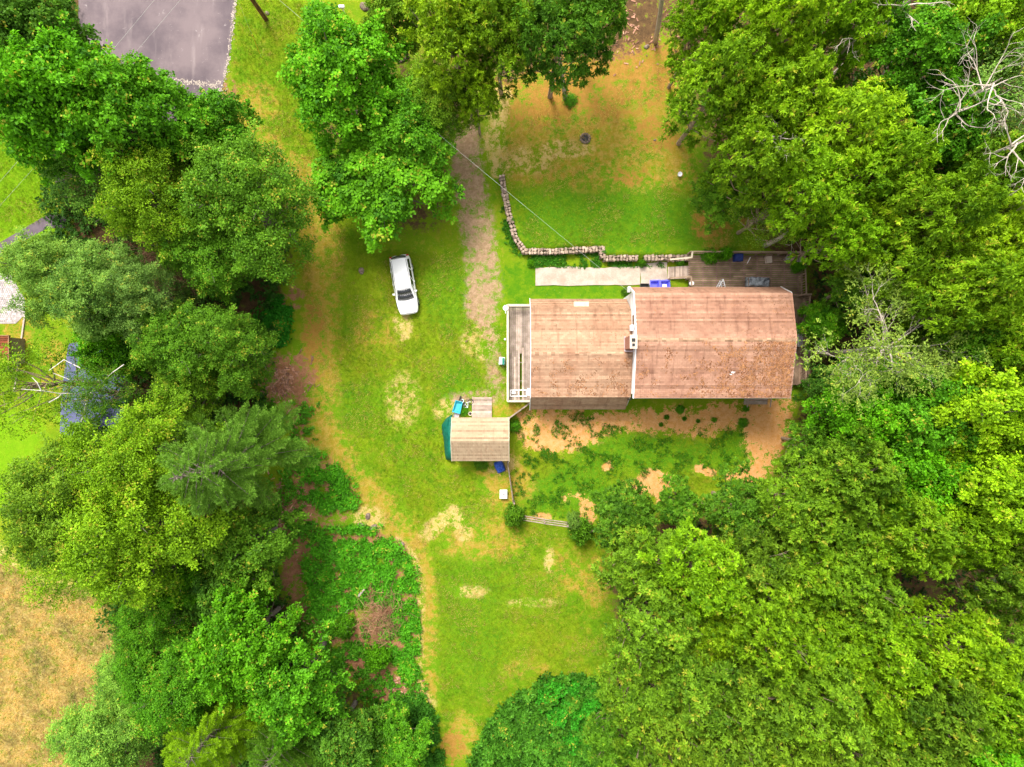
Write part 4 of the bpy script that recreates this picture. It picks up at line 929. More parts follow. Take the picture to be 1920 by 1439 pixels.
# white rakes
def rake(pts, x, w=.10, h=.2, label=None):
    for i in range(len(pts)-1):
        m = MB(); m.bar((x, pts[i][0], pts[i][1]), (x, pts[i+1][0], pts[i+1][1]), w, h); shp(m).build('rake_board', M['white'], house)
rake([(7.3,4.32),(6.6,6.38),(3.13,7.3),(-1.06,6.1)], 8.9)
rake([(7.3,4.32),(6.6,6.38),(3.13,7.3),(-1.06,6.1)], 20.40, .06, .16)
rake([(6.66,2.2),(5.66,4.2),(2.23,5.1),(-1.04,4.2),(-2.04,2.2)], 1.40, .05, .16)
m = MB(); m.box(8.93, 20.4, -1.1, -1.0, 5.98, 6.1); shp(m).build('gutter', M['rail_cream'], house)
m = MB(); m.box(8.80, 9.0, 6.95, 7.35, 3.9, 4.35); shp(m).build('soffit_return', M['white'], house)
m = MB(); m.tube([(8.86,-.95,6.0),(8.86,-1.2,5.3),(8.86,-1.25,.3)], .05, 6); shp(m).build('downspout', M['black'], house)
# windows and door
def window(x, y, z, w, h, axis, parent=house):
    m = MB()
    if axis == 'x': m.box(x-.04, x+.02, y-w/2-.08, y+w/2+.08, z-.08, z+h+.08)
    else: m.box(x-w/2-.08, x+w/2+.08, y-.04, y+.04, z-.08, z+h+.08)
    f = shp(m).build('window', M['white'], house); m = MB()
    if axis == 'x': m.box(x-.05, x-.041, y-w/2, y+w/2, z, z+h)
    else: s = -1 if y < 2 else 1; m.box(x-w/2, x+w/2, y+s*.041-.004, y+s*.041+.004, z, z+h)
    shp(m).build('pane', M['glass'], f)
window(9.035, 4.6, 5.2, .9, .9, 'x')
for yy in (.2, 5.2): window(1.64, yy, 1.3, .9, 1.1, 'x')
for xx in (3, 6, 11.5, 14.5, 18): window(xx, -1.76 if xx < 9 else -.81, 1.0, 1.0, 1.2, 'y')
for xx in (11.5, 14.5, 18): window(xx, -.81, 3.8, 1.0, 1.2, 'y'); window(xx, 6.91, 1.6, 1.0, 1.2, 'y')
for xx in (3.2, 7): window(xx, 6.41, 1.0, .9, 1.0, 'y')
m = MB(); m.box(1.55, 1.66, 1.6, 3.5, .62, 2.7); d = shp(m).build('door', M['white'], house, label='white sliding door onto the side deck'); m = MB(); m.tube([(1.52,2.5,1.5),(1.52,2.5,1.8)], .02, 6); shp(m).build('handle', M['steel'], d)
m = MB(); m.box(1.20, 1.42, -.92, -.36, 2.9, 3.1); shp(m).build('wall_lamp_hood', M['white'], house)
# attic vent box on the wing's steep slope
m = MB(); a = W(1076,566,3.7); b = W(1104,575,3.7); m.box(a[0], b[0], b[1], a[1], 2.9, 3.75); v = shp(m).build('dormer_vent', M['rail_cream'], house)
m = MB(); m.box(a[0]-.12, b[0]+.12, b[1]-.45, b[1]-.02, 3.55, 3.85); shp(m).build('vent_hood', M['shingle_warm'], v)
# chimney
c0 = W(1181,628,7.9); c1 = W(1195,654,7.9)
m = MB(); m.box(c0[0]+.05, c1[0]-.05, c1[1]+.05, c0[1]-.05, 4.0, 7.8); ch = shp(m).build('chimney', M['brick'], house, label='brick chimney with pale cap and two flues')
cy = (c0[1]+c1[1])/2; m = MB(); m.box(c0[0], c1[0], c1[1], c0[1], 7.8, 7.93); shp(m).build('cap', M['mortar'], ch)
for (py, s) in ((638,.13),(647,.1)):
    w = W(1188,py,8.0); m = MB(); m.box(w[0]-s-.03, w[0]+s+.03, w[1]-s-.03, w[1]+s+.03, 7.93, 7.99); fl = shp(m).build('flue', M['mortar'], ch)
    m = MB(); m.box(w[0]-s, w[0]+s, w[1]-s, w[1]+s, 7.985, 7.995); shp(m).build('opening', M['rubber'], fl)
a = W(1172,632,5.1); b = W(1181,658,5.1); m = MB(); m.hexa([(a[0],b[1],4.9),(b[0]+.1,b[1],4.9),(b[0]+.1,a[1],4.9),(a[0],a[1],4.9),(a[0]+.05,b[1]+.05,5.3),(b[0]+.1,b[1],5.4),(b[0]+.1,a[1],5.4),(a[0]+.05,a[1]-.05,5.25)]); shp(m).build('cricket', M['shingle'], house)
m = MB(); m.box(a[0]-.07, a[0]-.001, b[1]-.06, a[1]+.02, 4.9, 5.33); m.box(a[0], b[0]+.3, b[1]-.09, b[1]-.001, 4.9, 5.40); shp(m).build('flashing', M['flashing'], house)
m = MB(); a = W(1181,610,5.2); b = W(1186,621,5.2); m.box(a[0],b[0],b[1],a[1],5.0,5.6); shp(m).build('meter_box', M['white'], house)
# hatch cover / blown paper on the south slope
# pine needle and leaf debris on the roofs, extra imitates shade on south slopes
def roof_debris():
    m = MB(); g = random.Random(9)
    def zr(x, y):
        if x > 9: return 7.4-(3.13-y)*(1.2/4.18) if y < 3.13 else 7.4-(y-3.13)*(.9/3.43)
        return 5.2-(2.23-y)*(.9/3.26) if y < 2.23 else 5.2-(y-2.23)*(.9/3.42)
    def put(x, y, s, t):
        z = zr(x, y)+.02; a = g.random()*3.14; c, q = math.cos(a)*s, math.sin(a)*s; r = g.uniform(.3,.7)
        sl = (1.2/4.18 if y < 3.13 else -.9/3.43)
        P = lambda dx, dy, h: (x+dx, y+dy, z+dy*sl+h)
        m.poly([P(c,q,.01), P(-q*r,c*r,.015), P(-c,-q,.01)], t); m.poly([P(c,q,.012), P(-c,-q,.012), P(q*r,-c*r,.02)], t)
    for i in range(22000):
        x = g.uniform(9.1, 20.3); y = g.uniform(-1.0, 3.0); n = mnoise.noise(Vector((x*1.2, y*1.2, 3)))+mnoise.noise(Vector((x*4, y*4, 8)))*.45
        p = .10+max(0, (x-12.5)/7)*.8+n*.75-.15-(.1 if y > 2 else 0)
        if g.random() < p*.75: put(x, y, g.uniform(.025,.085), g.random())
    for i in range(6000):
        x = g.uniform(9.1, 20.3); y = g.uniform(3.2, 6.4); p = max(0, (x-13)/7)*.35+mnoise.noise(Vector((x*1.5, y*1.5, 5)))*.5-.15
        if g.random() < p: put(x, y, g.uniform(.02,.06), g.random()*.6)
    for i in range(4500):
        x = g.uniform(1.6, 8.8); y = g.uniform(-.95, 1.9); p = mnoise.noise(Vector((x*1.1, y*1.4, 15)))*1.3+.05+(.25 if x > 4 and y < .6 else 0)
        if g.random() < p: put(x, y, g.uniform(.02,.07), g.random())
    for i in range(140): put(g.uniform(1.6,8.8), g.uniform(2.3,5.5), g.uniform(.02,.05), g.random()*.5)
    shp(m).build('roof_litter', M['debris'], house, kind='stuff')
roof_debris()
m = MB(); w = W(1371,700,6.6); m.poly([(w[0]-.25,w[1]-.1,w[2]+.10),(w[0]-.02,w[1]-.15,w[2]+.09),(w[0]+.28,w[1]+.1,w[2]+.17),(w[0]+.02,w[1]+.13,w[2]+.2)]); m.poly([(w[0]-.25,w[1]-.1,w[2]+.05),(w[0]-.02,w[1]-.15,w[2]+.03),(w[0]+.28,w[1]+.1,w[2]+.10),(w[0]+.02,w[1]+.13,w[2]+.12)])
tag(m.build('paper_scrap', M['white']), 'white scrap lying on the leaf strewn south roof', 'scrap')

# ------------------------------------------------------------------ west deck
def deckplanks(root, x0, x1, y0, y1, z, n, along, mat, gap=.012, brk=None, skip=(), t=.04, ofs=(0,0)):
    cache = {}
    for i in range(n):
        if along == 'y':
            w = (x1-x0)/n; segs = [(y0, y1)] if brk is None else [(y0, brk+((i*7)%5-2)*.25), (brk+((i*7)%5-2)*.25+.015, y1)]
            for k, (a, b) in enumerate(segs):
                if (i, k) in skip: continue
                m = MB(); m.box(x0+i*w+gap/2-ofs[0], x0+(i+1)*w-gap/2-ofs[0], a-ofs[1], b-ofs[1], z-t, z+R.uniform(-.006,.006), R.random()); m.build('plank', mat, root)
        else:
            w = (y1-y0)/n; segs = [(x0, x1)] if brk is None else [(x0, brk+((i*7)%5-2)*.5), (brk+((i*7)%5-2)*.5+.015, x1)]
            for k, (a, b) in enumerate(segs):
                m = MB(); m.box(a-ofs[0], b-ofs[0], y0+i*w+gap/2-ofs[1], y0+(i+1)*w-gap/2-ofs[1], z-t, z+R.uniform(-.006,.006), R.random()); m.build('plank', mat, root)
a = W(952,575,.6); b = W(997,752,.6)
dx0, dy1, _ = a; dx1, dy0 = 1.62, b[1]
dk = thing('deck','weathered grey plank deck with cream rail on the west end of the house','deck',(dx0, dy0, 0))
deckplanks(dk, dx0, dx1, dy0, dy1, .6, 12, 'y', M['deck_grey'], gap=.02, brk=(dy0+dy1)/2, skip=((6,0),), ofs=(dx0,dy0))
m = MB(); 
for k in range(6): m.box(.02, dx1-dx0, .1+k*1.5, .15+k*1.5, .35, .55)
for (px, py) in ((.05,.05),(.05,3.6),(.05,dy1-dy0-.1)): m.box(px, px+.1, py, py+.1, 0, .56)
m.build('joists', M['deck_grey'], dk)
for (p, q) in (((.0,0),(.0,dy1-dy0)), ((0,0),(dx1-dx0-.2,0)), ((0,dy1-dy0),(dx1-dx0-.2,dy1-dy0))):
    m = MB(); m.bar((p[0],p[1],1.55), (q[0],q[1],1.55), .16, .05); m.build('handrail', M['rail_cream'], dk)
    m = MB(); L = math.hypot(q[0]-p[0], q[1]-p[1]); n = int(L/.14)
    for k in range(n+1): u = k/n; x = p[0]+(q[0]-p[0])*u; y = p[1]+(q[1]-p[1])*u; m.box(x-.018, x+.018, y-.018, y+.018, .66, 1.52)
    m.bar((p[0],p[1],.7), (q[0],q[1],.7), .05, .07); m.build('balusters', M['rail_cream'], dk, kind='stuff')
for (x, y) in ((0,0),(0,(dy1-dy0)/2),(0,dy1-dy0)):
    m = MB(); m.box(x-.05, x+.05, y-.05, y+.05, 0, 1.6); m.build('rail_post', M['rail_cream'], dk)
# white two pane window frame lying on the deck
a = W(956,731,.66); b = W(988,744,.66)
t = thing('window_frame','white two pane window frame lying flat on the grey deck','window frame',(a[0],b[1],.62))
w_, h_ = b[0]-a[0], a[1]-b[1]; m = MB()
for (x0,x1,y0,y1) in ((0,w_,0,.07),(0,w_,h_-.07,h_),(0,.07,.07,h_-.07),(w_-.07,w_,.07,h_-.07),(w_/2-.03,w_/2+.03,.07,h_-.07)): m.box(x0,x1,y0,y1,0,.05)
m.build('frame', M['white'], t)
m = MB(); m.box(.15,.45,h_-.35,h_-.15,.06,.16); o = m.build('rag', M['white']); o.location = (a[0],b[1],.62); o.rotation_euler=(0,0,0); tag(o,'crumpled white rag on the upper corner of the lying frame','rag')
# things along the outside of the west rail
t = thing('hanging_basket','white bracket with wilted basket at the top corner of the rail','basket',W(948,578,1.6)); m = MB(); m.lathe((0,0,-.1),[(.08,0),(.2,.12),(.22,.2)],10); m.build('pot',M['white'],t); m = MB(); m.tube([(.05,0,.05),(0,-.1,.3),(0,-.45,.2)],.03,5); m.tube([(0,.1,.1),(.1,.25,.2)],.03,5); m.build('bracket',M['white'],t)
t = thing('lantern','small white lantern hung on the outside of the deck rail','lantern',W(947,637,1.3)); m = MB(); m.lathe((0,0,0),[(.07,0),(.09,.05),(.09,.28),(.02,.36)],8); m.build('body',M['white'],t); m = MB(); m.tube([(0,0,.34),(.14,0,.4)],.015,5); m.build('hook',M['black'],t)
t = thing('folding_chair','folded white and green lawn chair leaning outside the west deck','chair',W(943,678,.0))
m = MB(); m.hexa([(-.35,-.25,.25),(.15,-.25,.1),(.15,.3,.1),(-.3,.35,.25),(-.33,-.25,.3),(.17,-.25,.7),(.17,.3,.7),(-.28,.35,.33)]); m.build('seat', M['white'], t)
m = MB(); m.box(-.05,.12,-.3,.25,.5,.9); m.build('backrest', M['green_tarp'], t)
for (x,y) in ((-.3,-.3),(.1,-.35),(-.3,.35),(.1,.35)): m = MB(); m.tube([(x,y,0),(x*.6,y*.7,.8)],.015,5); m.build('leg', M['white'], t)

# ------------------------------------------------------------------ north east deck
ZD = .75
def P2(px, py, z=ZD): return W(px, py, z)
e0 = P2(1291,479); e1 = P2(1506,555)
nd = thing('deck','brown plank deck with rails along the north side of the house','deck',(e0[0], e1[1], 0)); ofs = (e0[0], e1[1])
deckplanks(nd, e0[0], e1[0], 6.95, e0[1], ZD, 21, 'x', M['deck_brown'], gap=.035, brk=(e0[0]+e1[0])/2, ofs=ofs)
m = MB()
for k in range(9): m.box(k*1.1+.1, k*1.1+.15, 0, e0[1]-ofs[1], ZD-.3, ZD-.05)
m.build('joists', M['deck_brown'], nd)
def rail(root, a, b, ofs, mat, h=1.0, z0=ZD, posts=2, name='handrail', w=.11, step=.16, slope=0):
    A = Vector((a[0]-ofs[0], a[1]-ofs[1], z0+h)); B = Vector((b[0]-ofs[0], b[1]-ofs[1], z0+h+slope))
    m = MB(); m.bar(A, B, w, .05); m.build(name, mat, root)
    m = MB(); L = (B-A).length; n = max(2, int(L/step)); dn = Vector((0,0,h-.1))
    for k in range(1, n): p = A.lerp(B, k/n); m.bar(p-dn, p-Vector((0,0,.03)), .04, .04)
    m.bar(A-dn, B-dn, .04, .08); m.build('balusters', mat, root, kind='stuff')
    for k in range(posts):
        p = A.lerp(B, k/max(1, posts-1)); m = MB(); m.box(p.x-.055, p.x+.055, p.y-.055, p.y+.055, 0, p.z+.03); m.build('rail_post', mat, root)
rb = M['rail_brown']
q = lambda px, py, h=1.0: W(px, py, ZD+h)
rail(nd, q(1296,472), q(1513,473), ofs, rb, posts=6)
rail(nd, q(1509,475), q(1512,551), ofs, rb, posts=3, step=.2)
m = MB(); a = q(1505,500,.0); b = q(1508,552,.0); m.bar((a[0]-ofs[0],a[1]-ofs[1],1.2),(b[0]-ofs[0],b[1]-ofs[1],1.2),.1,.05); m.build('handrail', rb, nd)
rail(nd, q(1505,553), q(1521,552), ofs, rb, posts=2)
# steps down to the path, with sloping rails
a = W(1254,500,.4); b = W(1292,523,.4); n = 7; w = (b[0]-a[0])/n
st = thing('steps','brown wooden ramp steps between the path and the north deck','steps',(a[0], b[1], 0))
for i in range(n*2):
    u = i/(n*2); m = MB(); m.box(u*(b[0]-a[0]), (i+.86)/(n*2)*(b[0]-a[0]), 0, a[1]-b[1], .05+u*.6, .12+u*.66, R.random()); m.build('tread', M['ramp_wood'], st)
for (p, r) in (((1257,487,1.1),(1297,483,1.75)), ((1257,522,1.1),(1296,519,1.75)), ((1297,484,1.75),(1298,472,1.75)), ((1296,519,1.75),(1297,536,1.75))):
    A = Vector(W(*p)); B = Vector(W(*r)); o_ = Vector((a[0], b[1], 0)); m = MB(); m.bar(A-o_, B-o_, .12, .06); m.build('handrail', M['rail_cream'] if p[1]<500 else rb, st)
    m = MB(); m.box(A.x-o_.x-.05, A.x-o_.x+.05, A.y-o_.y-.05, A.y-o_.y+.05, 0, A.z); m.build('rail_post', rb, st)
# east side walk deck
a = W(1490,556,ZD); b = W(1513,722,ZD)
ed = thing('deck','shaded narrow plank deck along the east end of the house','deck',(20.2, b[1], 0)); ofs2 = (20.2, b[1])
deckplanks(ed, 20.22, b[0]+.3, b[1], 6.94, ZD, 12, 'y', M['deck_brown'], gap=.02, brk=3.4, ofs=ofs2)
rail(ed, W(1519,556,1.75), W(1510,722,1.75), ofs2, rb, posts=4, step=.2)
for i in range(5):
    w = W(1470+i*.4, 752+i*4, .0); m = MB(); m.box(19.0-ofs2[0], 20.9-ofs2[0], b[1]-ofs2[1]-.32*(i+1), b[1]-ofs2[1]-.32*i-.03, .55-.13*i, .62-.13*i); m.build('tread', M['fence'], ed)
m = MB(); m.bar((-1.2,-.1,1.5),(-1.2,-1.8,.9),.08,.06); m.bar((.65,-.1,1.5),(.65,-1.8,.9),.08,.06); m.build('handrail', M['fence'], ed)
# bench / washstand by the east wall
t = thing('garden_bench','white slatted bench against the east end of the house','bench',(W(1500,632,1.2)[0], W(1500,632,1.2)[1], ZD))
for i in range(4): m = MB(); m.box(-.25+i*.13,-.14+i*.13,-.7,.7,.42,.46); m.build('slat', M['grey_cloth'], t)
for y in (-.75,.75): m = MB(); m.box(-.28,.3,y-.04,y+.04,.62,.68); m.build('armrest', M['white'], t); m = MB(); m.box(-.28,-.22,y-.03,y+.03,0,.62); m.build('leg', M['white'], t); m = MB(); m.box(.22,.28,y-.03,y+.03,0,.62); m.build('leg', M['white'], t)
m = MB(); m.box(-.34,-.28,-.7,.7,.5,.95); m.build('backrest', M['white'], t)

# deck furniture -----------------------------------------------------------------
def chair(px, py, rz, label, mat, s=1.0):
    w = W(px, py, ZD+.45); t = thing('patio_chair', label, 'chair', (w[0], w[1], ZD), rz, 'patio chairs along the deck rail')
    m = MB(); m.box(-.27*s,.27*s,-.27*s,.27*s,.40,.48); m.build('seat', mat, t, bevel=.03)
    m = MB(); m.hexa([(-.27*s,.25*s,.48),(.27*s,.25*s,.48),(.27*s,.3*s,.48),(-.27*s,.3*s,.48),(-.25*s,.32*s,.9),(.25*s,.32*s,.9),(.25*s,.36*s,.9),(-.25*s,.36*s,.9)]); m.build('backrest', M['deck_brown'], t)
    for x in (-.23,.23):
        for y in (-.23,.27): m = MB(); m.tube([(x*s,y*s,0),(x*s,y*s,.4)],.02,6); m.build('leg', M['black'], t)
        m = MB(); m.box(x*s*1.15-.02, x*s*1.15+.02, -.24*s, .27*s, .6,.64); m.build('armrest', M['deck_brown'], t)
chair(1441,487,.1,'patio chair with square tan cushion, leftmost of three',M['tan_cloth'],1.05)
chair(1476,486,.8,'patio chair with grey cushion turned diagonally, middle of three',M['grey_cloth'],.85)
chair(1500,487,-.15,'patio chair with pale cushion nearest the deck corner',M['grey_cloth'],.8)
w = W(1385,483,ZD+.5); t = thing('storage_box','navy blue storage box by the deck rail beside the bushes','box',(w[0],w[1],ZD))
m = MB(); m.box(-.34,.34,-.28,.28,0,.5); m.build('body', M['navy'], t, bevel=.03)
m = MB(); m.hexa([(-.36,-.3,.5),(.36,-.3,.5),(.36,.3,.5),(-.36,.3,.5),(-.3,-.24,.58),(.3,-.24,.58),(.34,.28,.66),(-.26,.28,.66)]); m.build('lid', M['navy'], t)
m = MB(); m.tube([(-.1,-.31,.3),(.1,-.31,.3)],.015,5); m.build('handle', M['black'], t)
a = W(1407,483,ZD+.9); b = W(1401,494,ZD+.1); m = MB(); m.bar(a, b, .05,.05); tag(m.build('broom', M['white']), 'thin white pole leaning on the deck rail beside the navy box', 'pole')
# grill under silver cover
w = W(1424,528,ZD+.8); t = thing('covered_table','long table under a crumpled silver grey tarp beside the house','covered table',(w[0],w[1],ZD),-.03)
import bmesh
def cloth(Lx, Ly, h, seed, n=(22,14), amp=.05, skirt=.35):
    bm = bmesh.new(); V = []
    for j in range(n[1]+1):
        for i in range(n[0]+1):
            u = i/n[0]*2-1; v = j/n[1]*2-1
            e = max(abs(u), abs(v)); drop = max(0, (e-.82)/.18)
            x = u*Lx*(1-.02*drop); y = v*Ly*(1-.02*drop)
            z = h-drop*skirt*h*1.1+amp*mnoise.noise(Vector((u*3+seed, v*3, seed)))*1.4+amp*.6*mnoise.noise(Vector((u*9, v*9+seed, 2)))
            V.append(bm.verts.new((x+amp*.5*mnoise.noise(Vector((u*4, v*4, 9+seed))), y+amp*.5*mnoise.noise(Vector((v*4, u*4, 7+seed))), max(.02, z))))
    for j in range(n[1]):
        for i in range(n[0]): k = j*(n[0]+1)+i; bm.faces.new((V[k], V[k+1], V[k+n[0]+2], V[k+n[0]+1]))
    return bm
def from_bm(bm, name, mat, parent, smooth=True, solid=.01):
    me = bpy.data.meshes.new(name); bm.to_mesh(me); bm.free(); me.materials.append(mat)
    if smooth: me.shade_smooth()
    o = link(name, me, parent); md = o.modifiers.new('thick', 'SOLIDIFY'); md.thickness = solid; return o
from_bm(cloth(.95,.42,.85,3,amp=.07,skirt=.8), 'tarp', M['silver_tarp'], t)
m = MB(); m.box(-.85,.85,-.35,.35,.68,.73); m.build('tabletop', M['deck_brown'], t)
for x in (-.8,.8):
    for y in (-.3,.3): m = MB(); m.box(x-.03,x+.03,y-.03,y+.03,0,.68); m.build('leg', M['deck_brown'], t)
# white baby gate
A = W(1343,540,ZD+.95)
t = thing('gate','white open barred gate standing at the deck door','gate',(W(1343,541,ZD)[0],W(1343,541,ZD)[1],ZD),.2)
for (x0,y0,x1,y1) in ((-.05,.0,.4,.55),(.4,.55,.42,-.1)):
    m = MB(); m.bar((x0,y0,.95),(x1,y1,.95),.04,.04); m.bar((x0,y0,.08),(x1,y1,.08),.04,.04); m.build('frame', M['white'], t)
    for k in range(5): u = k/4; m = MB(); m.bar((x0+(x1-x0)*u,y0+(y1-y0)*u,.08),(x0+(x1-x0)*u,y0+(y1-y0)*u,.95),.03,.03); m.build('bar', M['white'], t)
# satellite / meter unit
w = W(1298,531,1.6); t = thing('hose_reel','white hose reel with grey hose at the foot of the deck','hose reel',(w[0],w[1],.75))
m = MB(); m.lathe((0,0,.5),[(.06,0),(.17,.02),(.17,.05),(.08,.07),(.08,.2),(.17,.22),(.17,.25)],14); m.build('reel', M['white'], t); m = MB(); m.lathe((0,0,.58),[(.1,0),(.15,.03),(.15,.1),(.1,.13)],14); m.build('hose', M['grey_cloth'], t); m = MB(); m.box(-.1,.1,-.1,.1,0,.5); m.build('stand', M['black'], t)
# recycling bins
def bin_(px, py, label, mat, paper=False, s=1.0):
    w = W(px, py, .5); t = thing('recycling_bin', label, 'bin', (w[0], w[1], .09), .03, 'blue recycling bins'); m = MB()
    b0 = (.30*s,.22*s); b1 = (.37*s,.30*s); h = .42; bt = .04
    def ring(hx, hy, z): return [(-hx,-hy,z),(hx,-hy,z),(hx,hy,z),(-hx,hy,z)]
    R0 = ring(*b0,0); R1 = ring(*b1,h); R2 = ring(b1[0]-.05,b1[1]-.05,h); R3 = ring(b0[0]-.05,b0[1]-.05,.06)
    m.poly(list(reversed(R0)))
    for A, B in ((R0,R1),(R1,R2),(R2,R3)):
        for i in range(4): j=(i+1)%4; m.quad(A[i],A[j],B[j],B[i])
    m.poly(R3); m.build('tub', mat, t); m = MB()
    for (x0,x1,y0,y1) in ((-b1[0]-.03,b1[0]+.03,b1[1],b1[1]+.04),(-b1[0]-.03,b1[0]+.03,-b1[1]-.04,-b1[1]),(-b1[0]-.04,-b1[0],-b1[1],b1[1]),(b1[0],b1[0]+.04,-b1[1],b1[1])): m.box(x0,x1,y0,y1,h-.05,h+.01)
    m.build('rim', mat, t)
    if paper: m = MB(); m.box(-.17,.17,-.2,.0,.05,.2); o = m.build('paper_bundle', M['white']); o.location = (w[0],w[1],.12); tag(o,'white paper bundle inside the right blue bin','paper')
bin_(1228,533,'empty blue recycling bin on the left',M['blue_bin']); bin_(1247,533,'blue recycling bin holding a white paper bundle',M['blue_bin'],True)
w = W(1209,536,.4); t = thing('crate','low black open crate beside the blue bins','crate',(w[0],w[1],.09)); m = MB(); m.box(-.33,.33,-.14,.14,0,.04); m.build('base', M['black'], t)
for (x0,x1,y0,y1) in ((-.35,.35,.14,.18),(-.35,.35,-.18,-.14),(-.35,-.31,-.14,.14),(.31,.35,-.14,.14)): m = MB(); m.box(x0,x1,y0,y1,0,.3); m.build('side', M['black'], t)
# white bucket on dry lawn
w = W(1275,327,.9); t = thing('bucket','small white bucket standing on the dry lawn','bucket',(w[0],w[1],TZ)); m = MB(); m.lathe((0,0,0),[(.13,0),(.17,.3),(.185,.3),(.185,.33),(.15,.33),(.13,.25)],14); m.build('body', M['white'], t); m = MB(); m.tube([(-.18,0,.3),(-.12,-.12,.26),(0,-.2,.24),(.12,-.12,.26),(.18,0,.3)],.01,5); m.build('handle', M['steel'], t)
# white mailbox post at top
w = W(641,14,1.0); t = thing('sign_post','small white sign board on a post at the top edge','sign',(w[0],w[1],0)); m = MB(); m.box(-.04,.04,-.04,.04,0,1.1); m.build('post', M['white'], t); m = MB(); m.box(-.22,.22,-.1,.1,.95,1.2); m.build('board', M['white'], t)

# ------------------------------------------------------------------ shed
sx0, sx1 = -4.73, -.25; ry, rz_ = -4.46, 3.2
shed = thing('shed','small shed with tan gable roof and wooden ramp','shed',(sx0, ry, 0))
_hx = hx
def shs(m): m.v = [(v[0]-sx0, v[1]-ry, v[2]) for v in m.v]; return m
pr = [(-5.95,0),(-5.95,2.3),(ry,3.08),(-2.85,2.3),(-2.85,0)]
shs(extr(pr, sx0+.12, sx1-.12)).build('wall', M['siding'], shed)
def slope2(a, b, c, d, mat, label, seed):
    global shp, house
    keep = (shp, house); shp, house = shs, shed
    o = slope('roof', a, b, c, d, mat, label=label, seed=seed, expo=.15, tab=.16 if seed == 22 else .3); shp, house = keep
slope2((sx1,-2.69,2.27),(sx0,-2.69,2.27),(sx0,ry,3.2),(sx1,ry,3.2),M['shingle_shed'],'pale tan north slope of the shed roof',21)
slope2((sx0,-6.09,2.3),(sx1,-6.09,2.3),(sx1,ry,3.2),(sx0,ry,3.2),M['shingle_shed'],'rosy south slope of the shed roof',22)
for x in (sx0-.02, sx1+.02):
    m = MB(); m.bar((x,-6.1,2.24),(x,ry,3.16),.04,.14); m.bar((x,ry,3.16),(x,-2.68,2.24),.04,.14); shs(m).build('rake_board', M['rail_cream'], shed)
m = MB(); m.box(-3.6,-1.8,-2.86,-2.80,.1,2.1); d = shs(m).build('door', M['rail_cream'], shed); m = MB(); m.tube([(-2.7,-2.78,1.0),(-2.7,-2.78,1.2)],.02,6); shs(m).build('handle', M['steel'], d)
a = W(885,745,.1); b = W(922,786,.3)
rp = thing('ramp','weathered plank ramp leading up to the shed door','ramp',(a[0],b[1],0)); n = 11; Ly = a[1]-b[1]
for i in range(n):
    u = i/n; z = .32-.24*u; m = MB(); m.box(0, b[0]-a[0], u*Ly+.012, (i+1)/n*Ly-.012, z-.05, z+R.uniform(-.005,.005), R.random()); m.build('plank', M['ramp_wood'], rp)
for x in (.02, b[0]-a[0]-.08): m = MB(); m.hexa([(x,0,0),(x+.06,0,0),(x+.06,Ly,0),(x,Ly,0),(x,0,.26),(x+.06,0,.26),(x+.06,Ly,.03),(x,Ly,.03)]); m.build('stringer', M['ramp_wood'], rp)
# green tarp covering a stack against the shed
t = thing('tarp_pile','green tarp draped over a long pile against the shed wall','tarp',W(840,825,0))
gx, gy, _ = W(840,825,0); bm = bmesh.new(); V = []
out_l = [(846,778),(836,785),(828,797),(829,812),(832,825),(833,840),(834,850),(836,862)]
n = 8
for j, (lx, ly) in enumerate(out_l):
    for i in range(n):
        u = i/(n-1); rx = 848; z = (.08+1.15*math.sin(min(1, u*1.3)*math.pi/2))*(.6 if j in (0,7) else 1)+.14*mnoise.noise(Vector((j*1.3, u*4, 3)))
        py = ly if u < .5 else ly*1.0; w = W(lx+(rx-lx)*u, ly+(2 if j==7 else 0)*u, max(0,z)); V.append(bm.verts.new((w[0]-gx, w[1]-gy, max(.03, z))))
for j in range(len(out_l)-1):
    for i in range(n-1): k = j*n+i; bm.faces.new((V[k], V[k+n], V[k+n+1], V[k+1]))
bmesh.ops.subdivide_edges(bm, edges=bm.edges[:], cuts=1, smooth=.4)
for v in bm.verts: v.co.z = max(.02, v.co.z+.07*mnoise.noise(v.co*5)); 
from_bm(bm, 'tarp', M['green_tarp'], t)
# blue tarp heap
w = W(937,876,.2); bm = cloth(.42,.5,.55,8,n=(16,16),amp=.16,skirt=1.0)
for v in bm.verts: r = v.co.xy.length; v.co.x *= 1-.25*abs(v.co.y); v.co.z *= max(.1, 1-r*1.1)
o = from_bm(bm, 'blue_tarp', M['blue_tarp'], None); o.location = (w[0],w[1],.0); o.rotation_euler=(0,0,.4); tag(o,'crumpled bright blue tarp at the back corner of the shed','tarp')
# teal wheelbarrow & junk by the ramp
t = thing('wheelbarrow','teal wheelbarrow standing on the lawn left of the shed ramp','wheelbarrow',W(859,763,0),-.25)
m = MB(); R0 = [(-.2,-.35,.3),(.2,-.35,.3),(.2,.3,.3),(-.2,.3,.3)]; R1 = [(-.34,-.5,.6),(.34,-.5,.6),(.3,.5,.62),(-.3,.5,.62)]; R2 = [(-.3,-.46,.6),(.3,-.46,.6),(.26,.46,.61),(-.26,.46,.61)]; R3 = [(-.18,-.32,.33),(.18,-.32,.33),(.18,.28,.33),(-.18,.28,.33)]
m.poly(list(reversed(R0)))
for A, B in ((R0,R1),(R1,R2),(R2,R3)):
    for i in range(4): j=(i+1)%4; m.quad(A[i],A[j],B[j],B[i])
m.poly(R3); m.build('tray', M['teal'], t)
for x in (-.25,.25): m = MB(); m.tube([(x*.5,.75,.25),(x,0,.32),(x*1.2,-.95,.6)],.02,6); m.build('handle', M['fence'], t); m = MB(); m.tube([(x,-.3,.3),(x,-.4,0)],.018,5); m.build('leg', M['black'], t)
